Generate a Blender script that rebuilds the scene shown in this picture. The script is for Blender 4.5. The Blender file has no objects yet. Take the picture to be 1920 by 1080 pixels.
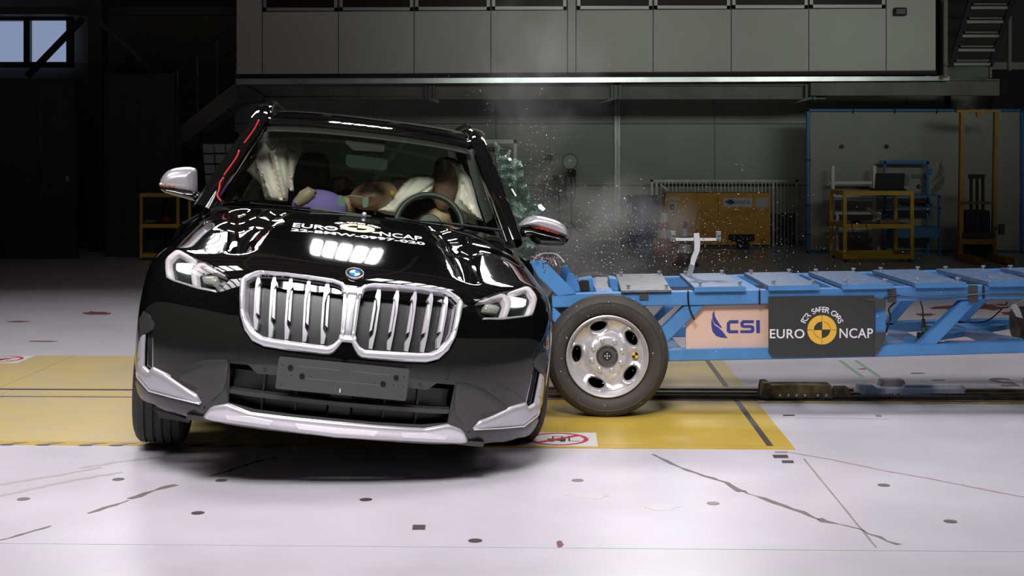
import bpy, bmesh, math, random
import numpy as np
from mathutils import Vector, Matrix, noise
from mathutils.bvhtree import BVHTree
from mathutils.geometry import delaunay_2d_cdt
random.seed(7)
S_ = bpy.context.scene
C = S_.collection
# ------------------------------------------------------------------ camera
F, HY, HC = 2617.0, 282.0, 1.42          # focal length in px (1920 wide), horizon row, camera height
cam = bpy.data.cameras.new('camera'); camo = bpy.data.objects.new('camera', cam); C.objects.link(camo)
cam.sensor_width = 36; cam.lens = F*36/1920; cam.shift_y = -(540-HY)/1920
camo.location = (0, 0, HC); camo.rotation_euler = (math.pi/2, 0, 0)
cam.clip_end = 200
S_.camera = camo
# ------------------------------------------------------------------ view + world
vs = S_.view_settings
vs.view_transform = 'Standard'; vs.look = 'None'; vs.gamma = 1; vs.use_curve_mapping = False; vs.exposure = 0.0
w = bpy.data.worlds.new('world'); S_.world = w; w.use_nodes = True
w.node_tree.nodes['Background'].inputs[0].default_value = (0.6, 0.75, 0.7, 1)
w.node_tree.nodes['Background'].inputs[1].default_value = 0.004
# ------------------------------------------------------------------ lamps (banks of long panels under the roof, plus added wall fills)
def lamp_or_fill_bank(x, y, z, e, tilt=0.0, n=6, pw=.30, pl=1.5, gap=.10, rz=0.0, spread=110, col=(1, .965, .985)):
    for i in range(n):
        d = bpy.data.lights.new('lamp_or_fill_panel', 'AREA'); d.shape = 'RECTANGLE'; d.size = pw; d.size_y = pl
        d.energy = e; d.color = col; d.spread = math.radians(spread)
        o = bpy.data.objects.new('lamp_or_fill_panel', d); C.objects.link(o)
        off = (i-(n-1)/2)*(pw+gap)
        o.location = (x+off*math.cos(rz), y+off*math.sin(rz), z); o.rotation_euler = (math.radians(tilt), 0, rz)
# overhead banks (their louvres keep the far end of the hall dark)
for x, y, e, t, sp in ((-4.4, 3.6, 8, 8, 110), (-.8, 2.0, 13, 46, 64), (4.4, 3.6, 8, 8, 110), (-4.2, 7.3, 10, 0, 110), (1.2, 6.6, 8, 0, 110), (5.4, 7.3, 10, 0, 110)): lamp_or_fill_bank(x, y, 5.2, e, tilt=t, spread=sp)
# two weak fill lights, added only to brighten the back wall
for x in (1.0, 5.0): lamp_or_fill_bank(x, 10.0, 3.05, 7, tilt=89, n=1, pw=2.6, pl=.5, spread=44, col=(.9, 1, .9))
# banks beyond the car, turned back towards it
for x, y, n in ((-3.7, 14.3, 9), (-1.15, 13.7, 5), (1.7, 15.0, 9)): lamp_or_fill_bank(x, y, 5.0, 6, tilt=-58, spread=120, n=n, pw=.12, pl=.42 if n == 5 else .8, gap=.06)
# ------------------------------------------------------------------ small helpers
def W(px, py, Y):                       # point of the photograph's column/row at distance Y
    return np.array([(px-960)/F*Y, Y, HC-(py-HY)/F*Y])
def G(px, py, z=0.0):                   # the same on the floor
    Y = (HC-z)*F/(py-HY); return np.array([(px-960)/F*Y, Y, z])
def gy(py): return HC*F/(py-HY)
HA = math.atan(75/F)
DV = np.array([math.sin(HA), math.cos(HA)]); AV = np.array([math.cos(HA), -math.sin(HA)])
def HW(a, d, z=0.0):                    # hall frame: a along the back wall, d depth
    p = AV*a+DV*d; return np.array([p[0], p[1], z])
def HD(px, py):                         # hall coordinates of a floor point
    g = G(px, py)[:2]; return float(g@AV), float(g@DV)
def cr(x0, y0, s, pts): return [(x0+x/s, y0+y/s) for x, y in pts]

MATS = {}
def mat(name, col, rough=.5, metal=0.0, coat=0.0, spec=.5, noise_=0.0, nscale=8.0, bump=0.0, bscale=60.0, emis=None, es=0.0, aniso=None, two=None, ramp=(.45, .62)):
    if name in MATS: return MATS[name]
    m = bpy.data.materials.new(name); m.use_nodes = True; nt = m.node_tree; b = nt.nodes['Principled BSDF']
    b.inputs['Base Color'].default_value = (*col, 1); b.inputs['Roughness'].default_value = rough
    b.inputs['Metallic'].default_value = metal; b.inputs['Coat Weight'].default_value = coat
    b.inputs['Coat Roughness'].default_value = .03; b.inputs['Specular IOR Level'].default_value = spec
    tc = nt.nodes.new('ShaderNodeTexCoord')
    if noise_ or two:
        n = nt.nodes.new('ShaderNodeTexNoise'); n.inputs['Scale'].default_value = nscale; n.inputs['Detail'].default_value = 6
        nt.links.new(tc.outputs['Object'], n.inputs['Vector'])
        r = nt.nodes.new('ShaderNodeValToRGB'); r.color_ramp.elements[0].position = ramp[0] if two else .3
        r.color_ramp.elements[1].position = ramp[1] if two else .7
        c2 = two if two else tuple(min(1, c*(1+noise_)) for c in col)
        c1 = col if two else tuple(c*(1-noise_) for c in col)
        r.color_ramp.elements[0].color = (*c1, 1); r.color_ramp.elements[1].color = (*c2, 1)
        nt.links.new(n.outputs['Fac'], r.inputs['Fac']); nt.links.new(r.outputs['Color'], b.inputs['Base Color'])
    if bump:
        n2 = nt.nodes.new('ShaderNodeTexNoise'); n2.inputs['Scale'].default_value = bscale; n2.inputs['Detail'].default_value = 4
        if aniso:
            mp = nt.nodes.new('ShaderNodeMapping'); mp.inputs['Scale'].default_value = aniso
            nt.links.new(tc.outputs['Object'], mp.inputs['Vector']); nt.links.new(mp.outputs['Vector'], n2.inputs['Vector'])
        else: nt.links.new(tc.outputs['Object'], n2.inputs['Vector'])
        bp = nt.nodes.new('ShaderNodeBump'); bp.inputs['Strength'].default_value = bump; bp.inputs['Distance'].default_value = .01
        nt.links.new(n2.outputs['Fac'], bp.inputs['Height']); nt.links.new(bp.outputs['Normal'], b.inputs['Normal'])
    if emis:
        b.inputs['Emission Color'].default_value = (*emis, 1); b.inputs['Emission Strength'].default_value = es
    MATS[name] = m; return m
def glass_mat(name, tint=(.8, .86, .82), ior=1.45, rough=.0, haze=0.0, hcol=(.8, .9, .85)):
    if name in MATS: return MATS[name]
    m = bpy.data.materials.new(name); m.use_nodes = True; nt = m.node_tree; nt.nodes.clear()
    o = nt.nodes.new('ShaderNodeOutputMaterial'); t = nt.nodes.new('ShaderNodeBsdfTransparent'); g = nt.nodes.new('ShaderNodeBsdfGlossy')
    f = nt.nodes.new('ShaderNodeFresnel'); mx = nt.nodes.new('ShaderNodeMixShader')
    t.inputs[0].default_value = (*tint, 1); g.inputs['Roughness'].default_value = rough; f.inputs[0].default_value = ior
    ge = nt.nodes.new('ShaderNodeNewGeometry'); iv = nt.nodes.new('ShaderNodeMath'); iv.operation = 'SUBTRACT'; iv.inputs[0].default_value = 1
    mu = nt.nodes.new('ShaderNodeMath'); mu.operation = 'MULTIPLY'; nt.links.new(ge.outputs['Backfacing'], iv.inputs[1])
    nt.links.new(f.outputs[0], mu.inputs[0]); nt.links.new(iv.outputs[0], mu.inputs[1])
    nt.links.new(mu.outputs[0], mx.inputs[0]); nt.links.new(t.outputs[0], mx.inputs[1]); nt.links.new(g.outputs[0], mx.inputs[2])
    last = mx
    if haze:
        d = nt.nodes.new('ShaderNodeBsdfDiffuse'); d.inputs[0].default_value = (*hcol, 1)
        m2 = nt.nodes.new('ShaderNodeMixShader'); m2.inputs[0].default_value = haze
        nt.links.new(last.outputs[0], m2.inputs[1]); nt.links.new(d.outputs[0], m2.inputs[2]); last = m2
    nt.links.new(last.outputs[0], o.inputs[0]); MATS[name] = m; return m

def mobj(name, vf, m, parent=None, smooth=False, bevel=0.0, sharp=40, kind=None, label=None):
    v, f = vf
    me = bpy.data.meshes.new(name); me.from_pydata([tuple(map(float, p)) for p in v], [], [tuple(map(int, q)) for q in f]); me.update()
    if bevel:
        bm = bmesh.new(); bm.from_mesh(me); bmesh.ops.recalc_face_normals(bm, faces=bm.faces)
        es = [e for e in bm.edges if len(e.link_faces) == 2 and e.calc_face_angle(0) > .6]
        bmesh.ops.bevel(bm, geom=es, offset=bevel, segments=2, affect='EDGES', clamp_overlap=True)
        bm.to_mesh(me); bm.free()
    else:
        bm = bmesh.new(); bm.from_mesh(me); bmesh.ops.recalc_face_normals(bm, faces=bm.faces); bm.to_mesh(me); bm.free()
    if smooth or bevel:
        me.shade_smooth(); me.set_sharp_from_angle(angle=math.radians(sharp))
    if isinstance(m, (list, tuple)):
        for q in m: me.materials.append(q)
    elif m: me.materials.append(m)
    o = bpy.data.objects.new(name, me); C.objects.link(o)
    if parent is not None: o.parent = parent
    if kind: o['kind'] = kind
    if label: o['label'] = label
    return o
def tag(o, label=None, cat=None, group=None, kind=None):
    if label: o['label'] = label
    if cat: o['category'] = cat
    if group: o['group'] = group
    if kind: o['kind'] = kind
    return o
def struct(name, vf, m, parent=None, **k):
    o = mobj(name, vf, m, parent, **k); o['kind'] = 'structure'; return o
def move(vf, L): return ([np.array(p)-L for p in vf[0]], vf[1])
class Thing:
    def __init__(s, name, label, cat, loc=(0, 0, 0), group=None):
        s.e = bpy.data.objects.new(name, None); C.objects.link(s.e); s.e.location = tuple(map(float, loc)); s.L = np.array(loc, float)
        s.e.empty_display_size = .1
        tag(s.e, label, cat, group)
    def add(s, name, vf, m, par=None, **k):
        return mobj(name, move(vf, s.L), m, par or s.e, **k)
def copy_tree(o, parent=None, dx=(0, 0, 0)):
    c = o.copy(); C.objects.link(c)
    if parent is not None: c.parent = parent
    else: c.location = Vector(o.location)+Vector(dx)
    for ch in [q for q in o.children]: copy_tree(ch, c)
    return c
# --- shapes
def join(*L):
    v, f = [], []
    for a, b in L:
        n = len(v); v += list(a); f += [tuple(i+n for i in q) for q in b]
    return v, f
def box(c, s, M=None):
    v = [np.array([x, y, z])*np.array(s)/2 for x in (-1, 1) for y in (-1, 1) for z in (-1, 1)]
    if M is not None: v = [M@p for p in v]
    v = [p+np.array(c) for p in v]
    return v, [(0, 1, 3, 2), (4, 6, 7, 5), (0, 4, 5, 1), (2, 3, 7, 6), (0, 2, 6, 4), (1, 5, 7, 3)]
def bx(x0, x1, y0, y1, z0, z1): return box(((x0+x1)/2, (y0+y1)/2, (z0+z1)/2), (abs(x1-x0), abs(y1-y0), abs(z1-z0)))
def prism(front, d):                    # 3-D polygon swept along vector d
    front = [np.array(p, float) for p in front]; d = np.array(d, float); n = len(front)
    return front+[p+d for p in front], [tuple(range(n))[::-1], tuple(range(n, 2*n))]+[(i, (i+1) % n, n+(i+1) % n, n+i) for i in range(n)]
def ppx(poly, Y, dep):                  # polygon given in rows/columns, standing at distance Y, really dep thick
    return prism([W(x, y, Y) for x, y in poly], (0, dep, 0))
def rpx(x0, y0, x1, y1, Y, dep): return ppx([(x0, y0), (x1, y0), (x1, y1), (x0, y1)], Y, dep)
def frame_of(d):
    d = np.array(d, float); d /= np.linalg.norm(d); a = np.array([0, 0, 1.]) if abs(d[2]) < .9 else np.array([1., 0, 0])
    u = np.cross(d, a); u /= np.linalg.norm(u); return u, np.cross(u, d)
def tube(pts, r, n=8, closed=False, caps=True, sq=None):
    pts = [np.array(p, float) for p in pts]; v, f = [], []; m = len(pts)
    rr = r if hasattr(r, '__len__') else [r]*m
    pu = None
    for i, p in enumerate(pts):
        if closed: d = pts[(i+1) % m]-pts[i-1]
        else: d = pts[min(i+1, m-1)]-pts[max(i-1, 0)]
        d = d/(np.linalg.norm(d)+1e-9)
        if pu is None: u, w_ = frame_of(d)
        else:
            u = pu-d*(pu@d); u /= np.linalg.norm(u)+1e-9; w_ = np.cross(d, u)
        pu = u
        for k in range(n):
            a = 2*math.pi*k/n; v.append(p+rr[i]*(u*math.cos(a)+w_*math.sin(a)))
    for i in range(m if closed else m-1):
        j = (i+1) % m
        for k in range(n): f.append((i*n+k, i*n+(k+1) % n, j*n+(k+1) % n, j*n+k))
    if caps and not closed: f += [tuple(range(n))[::-1], tuple(range((m-1)*n, m*n))]
    return v, f
def bar(a, b, w_, h):                   # rectangular bar, w_ across (horizontal), h the other way
    a = np.array(a, float); b = np.array(b, float); d = b-a; d /= np.linalg.norm(d)
    up = np.array([0, 0, 1.]); u = np.cross(d, up)
    if np.linalg.norm(u) < .05: u = np.array([1., 0, 0])
    u /= np.linalg.norm(u); q = np.cross(u, d)
    v = [p+u*sx*w_/2+q*sz*h/2 for p in (a, b) for sx, sz in ((-1, -1), (1, -1), (1, 1), (-1, 1))]
    return v, [(0, 1, 2, 3), (4, 7, 6, 5), (0, 4, 5, 1), (1, 5, 6, 2), (2, 6, 7, 3), (3, 7, 4, 0)]
def lathe(prof, c, ax, n=32, closed=False):       # prof: (radius, along)
    c = np.array(c, float); ax = np.array(ax, float); ax /= np.linalg.norm(ax); u, w_ = frame_of(ax); v, f = [], []
    for r, t in prof:
        for k in range(n):
            a = 2*math.pi*k/n; v.append(c+ax*t+r*(u*math.cos(a)+w_*math.sin(a)))
    m = len(prof)
    for i in range(m-1 if not closed else m):
        j = (i+1) % m
        for k in range(n): f.append((i*n+k, i*n+(k+1) % n, j*n+(k+1) % n, j*n+k))
    if not closed: f += [tuple(range(n))[::-1], tuple(range((m-1)*n, m*n))]
    return v, f
def ball(c, r, n=16, m=10):
    r = np.array(r if hasattr(r, '__len__') else (r, r, r), float); v = []; f = []
    for i in range(m+1):
        t = math.pi*i/m
        for k in range(n):
            a = 2*math.pi*k/n; v.append(np.array(c)+r*np.array([math.sin(t)*math.cos(a), math.sin(t)*math.sin(a), math.cos(t)]))
    for i in range(m):
        for k in range(n): f.append((i*n+k, (i+1)*n+k, (i+1)*n+(k+1) % n, i*n+(k+1) % n))
    return v, f
def inside(p, poly):
    x, y = p; c = False; j = len(poly)-1
    for i in range(len(poly)):
        xi, yi = poly[i]; xj, yj = poly[j]
        if (yi > y) != (yj > y) and x < (xj-xi)*(y-yi)/(yj-yi+1e-12)+xi: c = not c
        j = i
    return c
def insidev(P, poly):
    P = np.asarray(P, float).reshape(-1, 2); A = np.asarray(poly, float); B = np.roll(A, 1, 0); x, y = P[:, :1], P[:, 1:]
    c = ((A[:, 1] > y) != (B[:, 1] > y)) & (x < (B[:, 0]-A[:, 0])*(y-A[:, 1])/(B[:, 1]-A[:, 1]+1e-12)+A[:, 0])
    return c.sum(1) % 2 == 1
def resamp(poly, sp):
    out = []
    for i in range(len(poly)):
        a = np.array(poly[i], float); b = np.array(poly[(i+1) % len(poly)], float)
        n = max(1, int(np.linalg.norm(b-a)/sp+.5))
        out += [tuple(a+(b-a)*k/n) for k in range(n)]
    return out
def edge_dist(P, poly):
    P = np.array(P); A = np.array(poly); B = np.roll(A, -1, 0); D = B-A; L = (D**2).sum(1)+1e-12
    t = np.clip(((P[:, None, :]-A[None])*D[None]).sum(2)/L, 0, 1)
    q = A[None]+t[..., None]*D[None]; return np.sqrt(((P[:, None, :]-q)**2).sum(2)).min(1)
def rsm(poly, k=1):                     # corner cutting
    for _ in range(k):
        o = []
        for i in range(len(poly)):
            a = np.array(poly[i]); b = np.array(poly[(i+1) % len(poly)]); o += [tuple(a*.75+b*.25), tuple(a*.25+b*.75)]
        poly = o
    return poly
def cdt(outer, holes=(), sp=6.0, bands=()):
    outer = resamp(outer, sp); holes = [resamp(h, sp) for h in holes]
    pts = list(outer); edges = [(i, (i+1) % len(outer)) for i in range(len(outer))]
    for h in holes:
        n = len(pts); pts += h; edges += [(n+i, n+(i+1) % len(h)) for i in range(len(h))]
    O = np.array(outer); x0, y0 = O.min(0); x1, y1 = O.max(0); grid = []
    ys = np.arange(y0+sp*.5, y1, sp*.87)
    for r, y in enumerate(ys):
        for x in np.arange(x0+(sp*.5 if r % 2 else 0), x1, sp): grid.append((x, y))
    if grid:
        k = insidev(grid, outer)
        for h in holes: k &= ~insidev(grid, h)
        grid = [g for g, q in zip(grid, k) if q]
    if grid:
        d = edge_dist(grid, outer)
        for h in holes: d = np.minimum(d, edge_dist(grid, h))
        grid = [g for g, q in zip(grid, d) if q > sp*.45]
    if bands:
        grid = [g for g, q in zip(grid, d) if q > max(bands)+sp*.5] if grid else []
        for lp in [outer]+holes:
            A = np.array(lp); tn = np.roll(A, -1, 0)-np.roll(A, 1, 0); tn /= np.linalg.norm(tn, axis=1)[:, None]+1e-9; nn = np.stack([-tn[:, 1], tn[:, 0]], 1)
            for bd in bands:
                for sg in (-1, 1):
                    Q = A+nn*bd*sg; k = insidev(Q, outer)
                    for h in holes: k &= ~insidev(Q, h)
                    Q = Q[k]
                    if not len(Q): continue
                    dd = edge_dist(Q, outer)
                    for h in holes: dd = np.minimum(dd, edge_dist(Q, h))
                    Q = Q[dd > bd*.93]
                    for q in Q:
                        if not grid or np.min(np.sum((np.array(grid)-q)**2, 1)) > (sp*.28)**2: grid.append(tuple(q))
    pts += grid
    r = delaunay_2d_cdt([Vector((float(a), float(b))) for a, b in pts], edges, [], 0, 1e-7)
    V = [(p.x, p.y) for p in r[0]]; A = np.array(V); tt = np.array([tuple(t) for t in r[2]])
    cc = A[tt].mean(1); k = insidev(cc, outer)
    for h in holes: k &= ~insidev(cc, h)
    T = [tuple(int(i) for i in t) for t, q in zip(tt, k) if q]
    return V, T
def shell(P, T, N, th):                 # give a triangle sheet real thickness (inwards along -N)
    P = [np.array(p) for p in P]; n = len(P); cnt = {}
    for t in T:
        for i in range(len(t)):
            e = (t[i], t[(i+1) % len(t)]); k = tuple(sorted(e)); cnt[k] = None if k in cnt else e
    v = P+[p-q*th for p, q in zip(P, N)]
    f = list(T)+[tuple(i+n for i in t[::-1]) for t in T]
    for e in cnt.values():
        if e: f.append((e[1], e[0], e[0]+n, e[1]+n))
    return v, f
def text2d(s, size, extrude=0.0, align='CENTER', sx=1.0, sp=1.0, bold=0.0):
    cu = bpy.data.curves.new('t', 'FONT'); cu.body = s; cu.size = size; cu.align_x = align; cu.extrude = extrude; cu.space_character = sp
    cu.resolution_u = 4; cu.offset = bold
    o = bpy.data.objects.new('t', cu); me = bpy.data.meshes.new_from_object(o)
    v = [np.array([p.co.x*sx, p.co.y, p.co.z]) for p in me.vertices]; f = [tuple(p.vertices) for p in me.polygons]
    bpy.data.objects.remove(o); bpy.data.meshes.remove(me); bpy.data.curves.remove(cu)
    return v, f
# ================================================================== THE HALL
m_floor = mat('floor_paint', (.58, .55, .60), rough=.30, noise_=.07, nscale=2.2, bump=.04, bscale=14)
m_under = mat('pit_dark', (.012, .010, .008), rough=.8)
m_yel = mat('yellow_floor_paint', (.52, .36, .055), rough=.33, noise_=.14, nscale=3.5, bump=.03, bscale=20)
m_yel2 = mat('faded_yellow_paint', (.55, .42, .16), rough=.35, two=(.50, .41, .22), nscale=3.0, ramp=(.4, .65))
m_wall = mat('grey_sandwich_panel', (.50, .52, .47), rough=.6, noise_=.06, nscale=1.5)
m_mezz = mat('mezzanine_panel', (.60, .60, .55), rough=.55, noise_=.05, nscale=.8)
m_joint = mat('panel_joint', (.10, .09, .09), rough=.6)
m_blk = mat('black_matt', (.012, .012, .012), rough=.7)
m_steel = mat('galvanised_steel', (.42, .42, .41), rough=.45, metal=.6, noise_=.25, nscale=7)
m_dkst = mat('dark_steel', (.10, .105, .10), rough=.5, metal=.5, noise_=.2, nscale=5)
m_dkgr = mat('dark_green_cladding', (.035, .045, .035), rough=.7, noise_=.1)
m_ceil = mat('ceiling_sheet', (.26, .25, .21), rough=.8)
m_alu = mat('window_frame_aluminium', (.45, .43, .44), rough=.4, metal=.3)

Dslab = [(-6, 4.985), (4.99, 7.945), (7.985, 8.175), (8.235, 22.5)]
def hbox(a0, a1, d0, d1, z0, z1):
    return prism([HW(a0, d0, z0), HW(a1, d0, z0), HW(a1, d1, z0), HW(a0, d1, z0)], (0, 0, z1-z0))
floor = struct('floor', join(*[hbox(-16, 16, a, b, -.14, 0) for a, b in Dslab]), m_floor)
struct('rail_pit_and_shade', join(hbox(-16, 16, -6, 22.5, -.2, -.14), hbox(-16, 16, 7.944, 7.986, -.139, -.001), hbox(-16, 16, 8.174, 8.236, -.139, -.001)), m_under, floor)  # flush dark strips fill both slots, painting the shade of their depth
def fpart(name, vf, m): return struct(name, vf, m, floor)
# yellow steel cover plates of the impact zone (painted, lying flush)
aj = -3.05
for a0, a1, d0, d1, mm in ((-6, -3.16, 6.73, 7.94, m_yel2), (-3.15, -1.6, 6.73, 7.94, m_yel2), (-1.595, 1.03, 6.73, 7.94, m_yel),
                          (1.062, 1.155, 6.73, 7.94, m_yel), (-6, 1.155, 6.655, 6.725, m_yel),
                          (-6, -3.3, 8.24, 9.55, m_yel2), (-3.295, -1.2, 8.24, 8.9, m_yel2), (-3.295, -1.2, 8.905, 9.55, m_yel2), (-1.19, 1.03, 8.40, 9.45, m_yel2), (1.062, 1.155, 8.40, 9.45, m_yel2),
                          (-6, -3.2, 7.988, 8.172, m_yel2), (-3.19, -.9, 7.99, 8.17, m_yel2)):
    fpart('cover_plate', hbox(a0, a1, d0, d1, .0002, .003), mm)
fpart('slot', hbox(1.031, 1.061, 6.73, 7.94, .0002, .0022), mat('slot_dark', (.06, .05, .04), rough=.6))
fpart('slot', hbox(1.031, 1.061, 8.40, 9.45, .0002, .0022), MATS['slot_dark'])
# hazard hatch along the front border
mh = mat('worn_hatch', (.17, .15, .13), rough=.5)
for i in range(26):
    a = -6+i*.185+random.uniform(-.02, .02)
    fpart('hazard_stripe', prism([HW(a, 6.645, .0035), HW(a+.06, 6.645, .0035), HW(a+.13, 6.70, .0035), HW(a+.07, 6.70, .0035)], (0, 0, .001)), mh)
# steel guide rail in the pit between the two slots, on the right
m_rail = mat('oily_rail_steel', (.13, .10, .06), rough=.35, metal=.5, two=(.06, .045, .03), nscale=9)
fpart('rail', hbox(-.5, 14, 8.00, 8.06, .0, .02), m_rail); fpart('rail', hbox(-.5, 14, 8.10, 8.16, .0, .02), m_rail)
fpart('rail', hbox(-.5, 14, 8.26, 8.30, .0, .015), m_rail); fpart('rail_cover', hbox(-.5, 14, 8.32, 8.38, .0, .006), mat('rail_grey', (.3, .29, .27), rough=.4))
fpart('rail_edge', hbox(1.16, 14, 7.88, 7.935, .0003, .004), mat('rail_yellow', (.40, .30, .06), rough=.5, two=(.22, .16, .06), nscale=12))
# marks: cracks, fixing discs, tape, stains
def strip(name, pts, w0, m, z=.0006, jag=.3):
    P = [G(*p) for p in resamp_open(pts, 14)]; v = []; f = []
    for i, p in enumerate(P):
        d = P[min(i+1, len(P)-1)]-P[max(i-1, 0)]; d /= np.linalg.norm(d)+1e-9; n = np.array([-d[1], d[0], 0])
        k = w0*(1+random.uniform(-jag, jag)); o = random.uniform(-jag, jag)*w0*.6
        v += [p+n*(k/2+o)+[0, 0, z], p-n*(k/2-o)+[0, 0, z]]
        if i: f.append((2*i-2, 2*i-1, 2*i+1, 2*i))
    fpart(name, (v, f), m)
def resamp_open(p, sp):
    o = []
    for i in range(len(p)-1):
        a = np.array(p[i], float); b = np.array(p[i+1], float); n = max(1, int(np.linalg.norm(b-a)/sp))
        o += [tuple(a+(b-a)*k/n) for k in range(n)]
    return o+[p[-1]]
mc = mat('crack_grey', (.17, .15, .14), rough=.7); mc2 = mat('crack_brown', (.28, .22, .21), rough=.7); mtm = mat('tyre_smear', (.40, .36, .37), rough=.5)
strip('crack', [(1222, 852), (1250, 864), (1290, 882), (1320, 892), (1360, 905), (1392, 922)], .022, mc, jag=.6)
strip('crack', [(1392, 920), (1402, 926), (1430, 934), (1455, 943), (1500, 960), (1535, 975)], .02, mc, jag=.8)
strip('crack', [(1532, 973), (1560, 981), (1590, 985), (1615, 994), (1645, 1007), (1682, 1022)], .026, mc, jag=.8)
strip('crack', [(1507, 860), (1570, 937), (1643, 1027)], .008, mc2, jag=.2)
strip('crack', [(1480, 848), (1560, 862), (1660, 883), (1740, 897), (1820, 913), (1870, 923), (1920, 932)], .012, mc2)
strip('crack', [(165, 963), (200, 952), (240, 938)], .016, mc, jag=.7); strip('crack', [(245, 936), (290, 920), (330, 909)], .026, mc, jag=.7)
strip('crack', [(395, 893), (430, 883), (470, 868), (520, 858)], .02, mc, jag=.5)
strip('crack', [(0, 1013), (50, 1000), (95, 986)], .014, mc, jag=.5)
for q in ([(0, 909), (80, 896), (170, 880), (190, 876)], [(0, 930), (90, 910), (170, 895), (230, 885)], [(150, 878), (210, 868), (300, 857)], [(1240, 779), (1330, 780), (1666, 786)]):
    strip('tyre_mark', q, .03 if q[0][0] < 1000 else .01, mtm, jag=.4)
md = mat('disc_grey', (.20, .18, .17), rough=.4, metal=.5); mdd = mat('disc_dark', (.07, .06, .06), rough=.5)
for px, py, mm in ((222, 899, mdd), (44, 936, md), (371, 962, mdd), (686, 937, mdd), (891, 1014, mdd), (1083, 901, md), (1337, 944, md), (1657, 910, md), (1782, 978, md), (415, 901, md)):
    fpart('anchor_disc', lathe([(.026, 0), (.026, .0015), (.018, .0015), (.017, .0008)], G(px, py), (0, 0, 1), 16), mm)
def fquad(name, x, y, wx, wy, m, sk=0): fpart(name, prism([G(x-wx, y+wy), G(x+wx, y+wy), G(x+wx+sk, y-wy), G(x-wx+sk, y-wy)], (0, 0, .0012)), m)
fquad('tape_mark', 785, 989, 12, 4.5, mdd, 1); fquad('tape_mark', 1465, 856, 14, 3, mdd, -3); fquad('tape_mark', 1478, 866, 11, 2.5, mdd, -2)
fquad('tape_mark', 1479, 779, 11, 1.2, mdd); fquad('tape_mark', 1649, 780, 5, 2, mc2, -3); fquad('tape_mark', 1466, 848, 12, 1.6, mc2, -2)
mred = mat('red_stain', (.17, .05, .045), rough=.5)
def blot(px, py, rx, ry, m, seed):
    random.seed(seed); c = [(px+rx*(1+random.uniform(-.35, .35))*math.cos(a), py+ry*(1+random.uniform(-.35, .35))*math.sin(a)) for a in np.linspace(0, 6.1, 14)]
    fpart('stain', prism([G(*q) for q in c], (0, 0, .0010)), m)
for i, (x, y, rx, ry) in enumerate([(1050, 1021, 6, 6), (1780, 577, 34, 4), (1735, 590, 16, 3), (1858, 575, 40, 6), (1900, 588, 26, 4), (180, 587, 26, 3), (35, 603, 20, 1.2), (80, 640, 30, 1.2), (1720, 700, 18, 1), (1620, 692, 12, 1), (1760, 713, 12, .9)]):
    blot(x, y, rx, ry, mred, i)
for i, (x, y, rx, ry) in enumerate([(1240, 952, 30, 6), (1390, 905, 12, 2), (1100, 930, 40, 7), (1780, 762, 50, 6)]): blot(x, y, rx, ry, mat('faint_smudge', (.55, .52, .55), rough=.4), 40+i)
mg = mat('green_tape', (.18, .33, .22), rough=.5)
for a in (1.945, 2.052): fpart('green_line', hbox(a-.012, a+.012, 8.82, 9.5, .0003, .0014), mg)
# no-forklift floor signs
def floor_sign(a0, a1, d0, d1, sc):
    s = struct('floor_sign', hbox(a0, a1, d0, d1, .0031, .0045), mat('sign_white', (.62, .6, .6), rough=.4), floor)
    ca, cd = (a0+a1)/2, (d0+d1)/2
    def P(x, y): return HW(ca+x, cd+y, .0046)
    ring = [(math.cos(t)*sc, math.sin(t)*sc) for t in np.linspace(0, 2*math.pi, 33)[:-1]]
    v = [P(*q) for q in ring]+[P(q[0]*.84, q[1]*.84) for q in ring]; f = [(i, (i+1) % 32, 32+(i+1) % 32, 32+i) for i in range(32)]
    mr = mat('sign_red', (.45, .03, .05), rough=.4)
    mobj('red_ring', (v, f), mr, s)['kind'] = 'structure'
    mobj('red_slash', prism([P(-.72*sc, -.5*sc), P(-.6*sc, -.66*sc), P(.72*sc, .5*sc), P(.6*sc, .66*sc)], (0, 0, .0004)), mr, s)['kind'] = 'structure'
    mk = mat('sign_black', (.03, .03, .03), rough=.5); L = []
    for x0, x1, y0, y1 in ((-.35, .25, -.28, .05), (-.2, -.14, .05, .42), (.1, .16, .05, .42), (-.2, .16, .36, .42), (.33, .39, -.36, .5), (.39, .7, -.36, -.29)):
        L.append(prism([P(x0*sc, y0*sc), P(x1*sc, y0*sc), P(x1*sc, y1*sc), P(x0*sc, y1*sc)], (0, 0, .0003)))
    for cx in (-.22, .14): L.append(prism([P((cx+.1*math.cos(t))*sc, (-.34+.1*math.sin(t))*sc) for t in np.linspace(0, 5.8, 12)], (0, 0, .0003)))
    mobj('forklift_pictogram', join(*L), mk, s)['kind'] = 'structure'
floor_sign(-.16, .22, 6.69, 7.01, .15); floor_sign(-3.92, -3.56, 9.2, 9.53, .15)
t = text2d('75', .42, sx=.75, bold=.012)
c0 = G(1868, 716); v = [HW(float(c0[:2]@AV)-p[0]+.12, float(c0[:2]@DV)-p[1]+.13, .0012) for p in t[0]]
fpart('painted_number', (v, t[1]), mat('number_grey', (.16, .155, .155), rough=.5))

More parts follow.
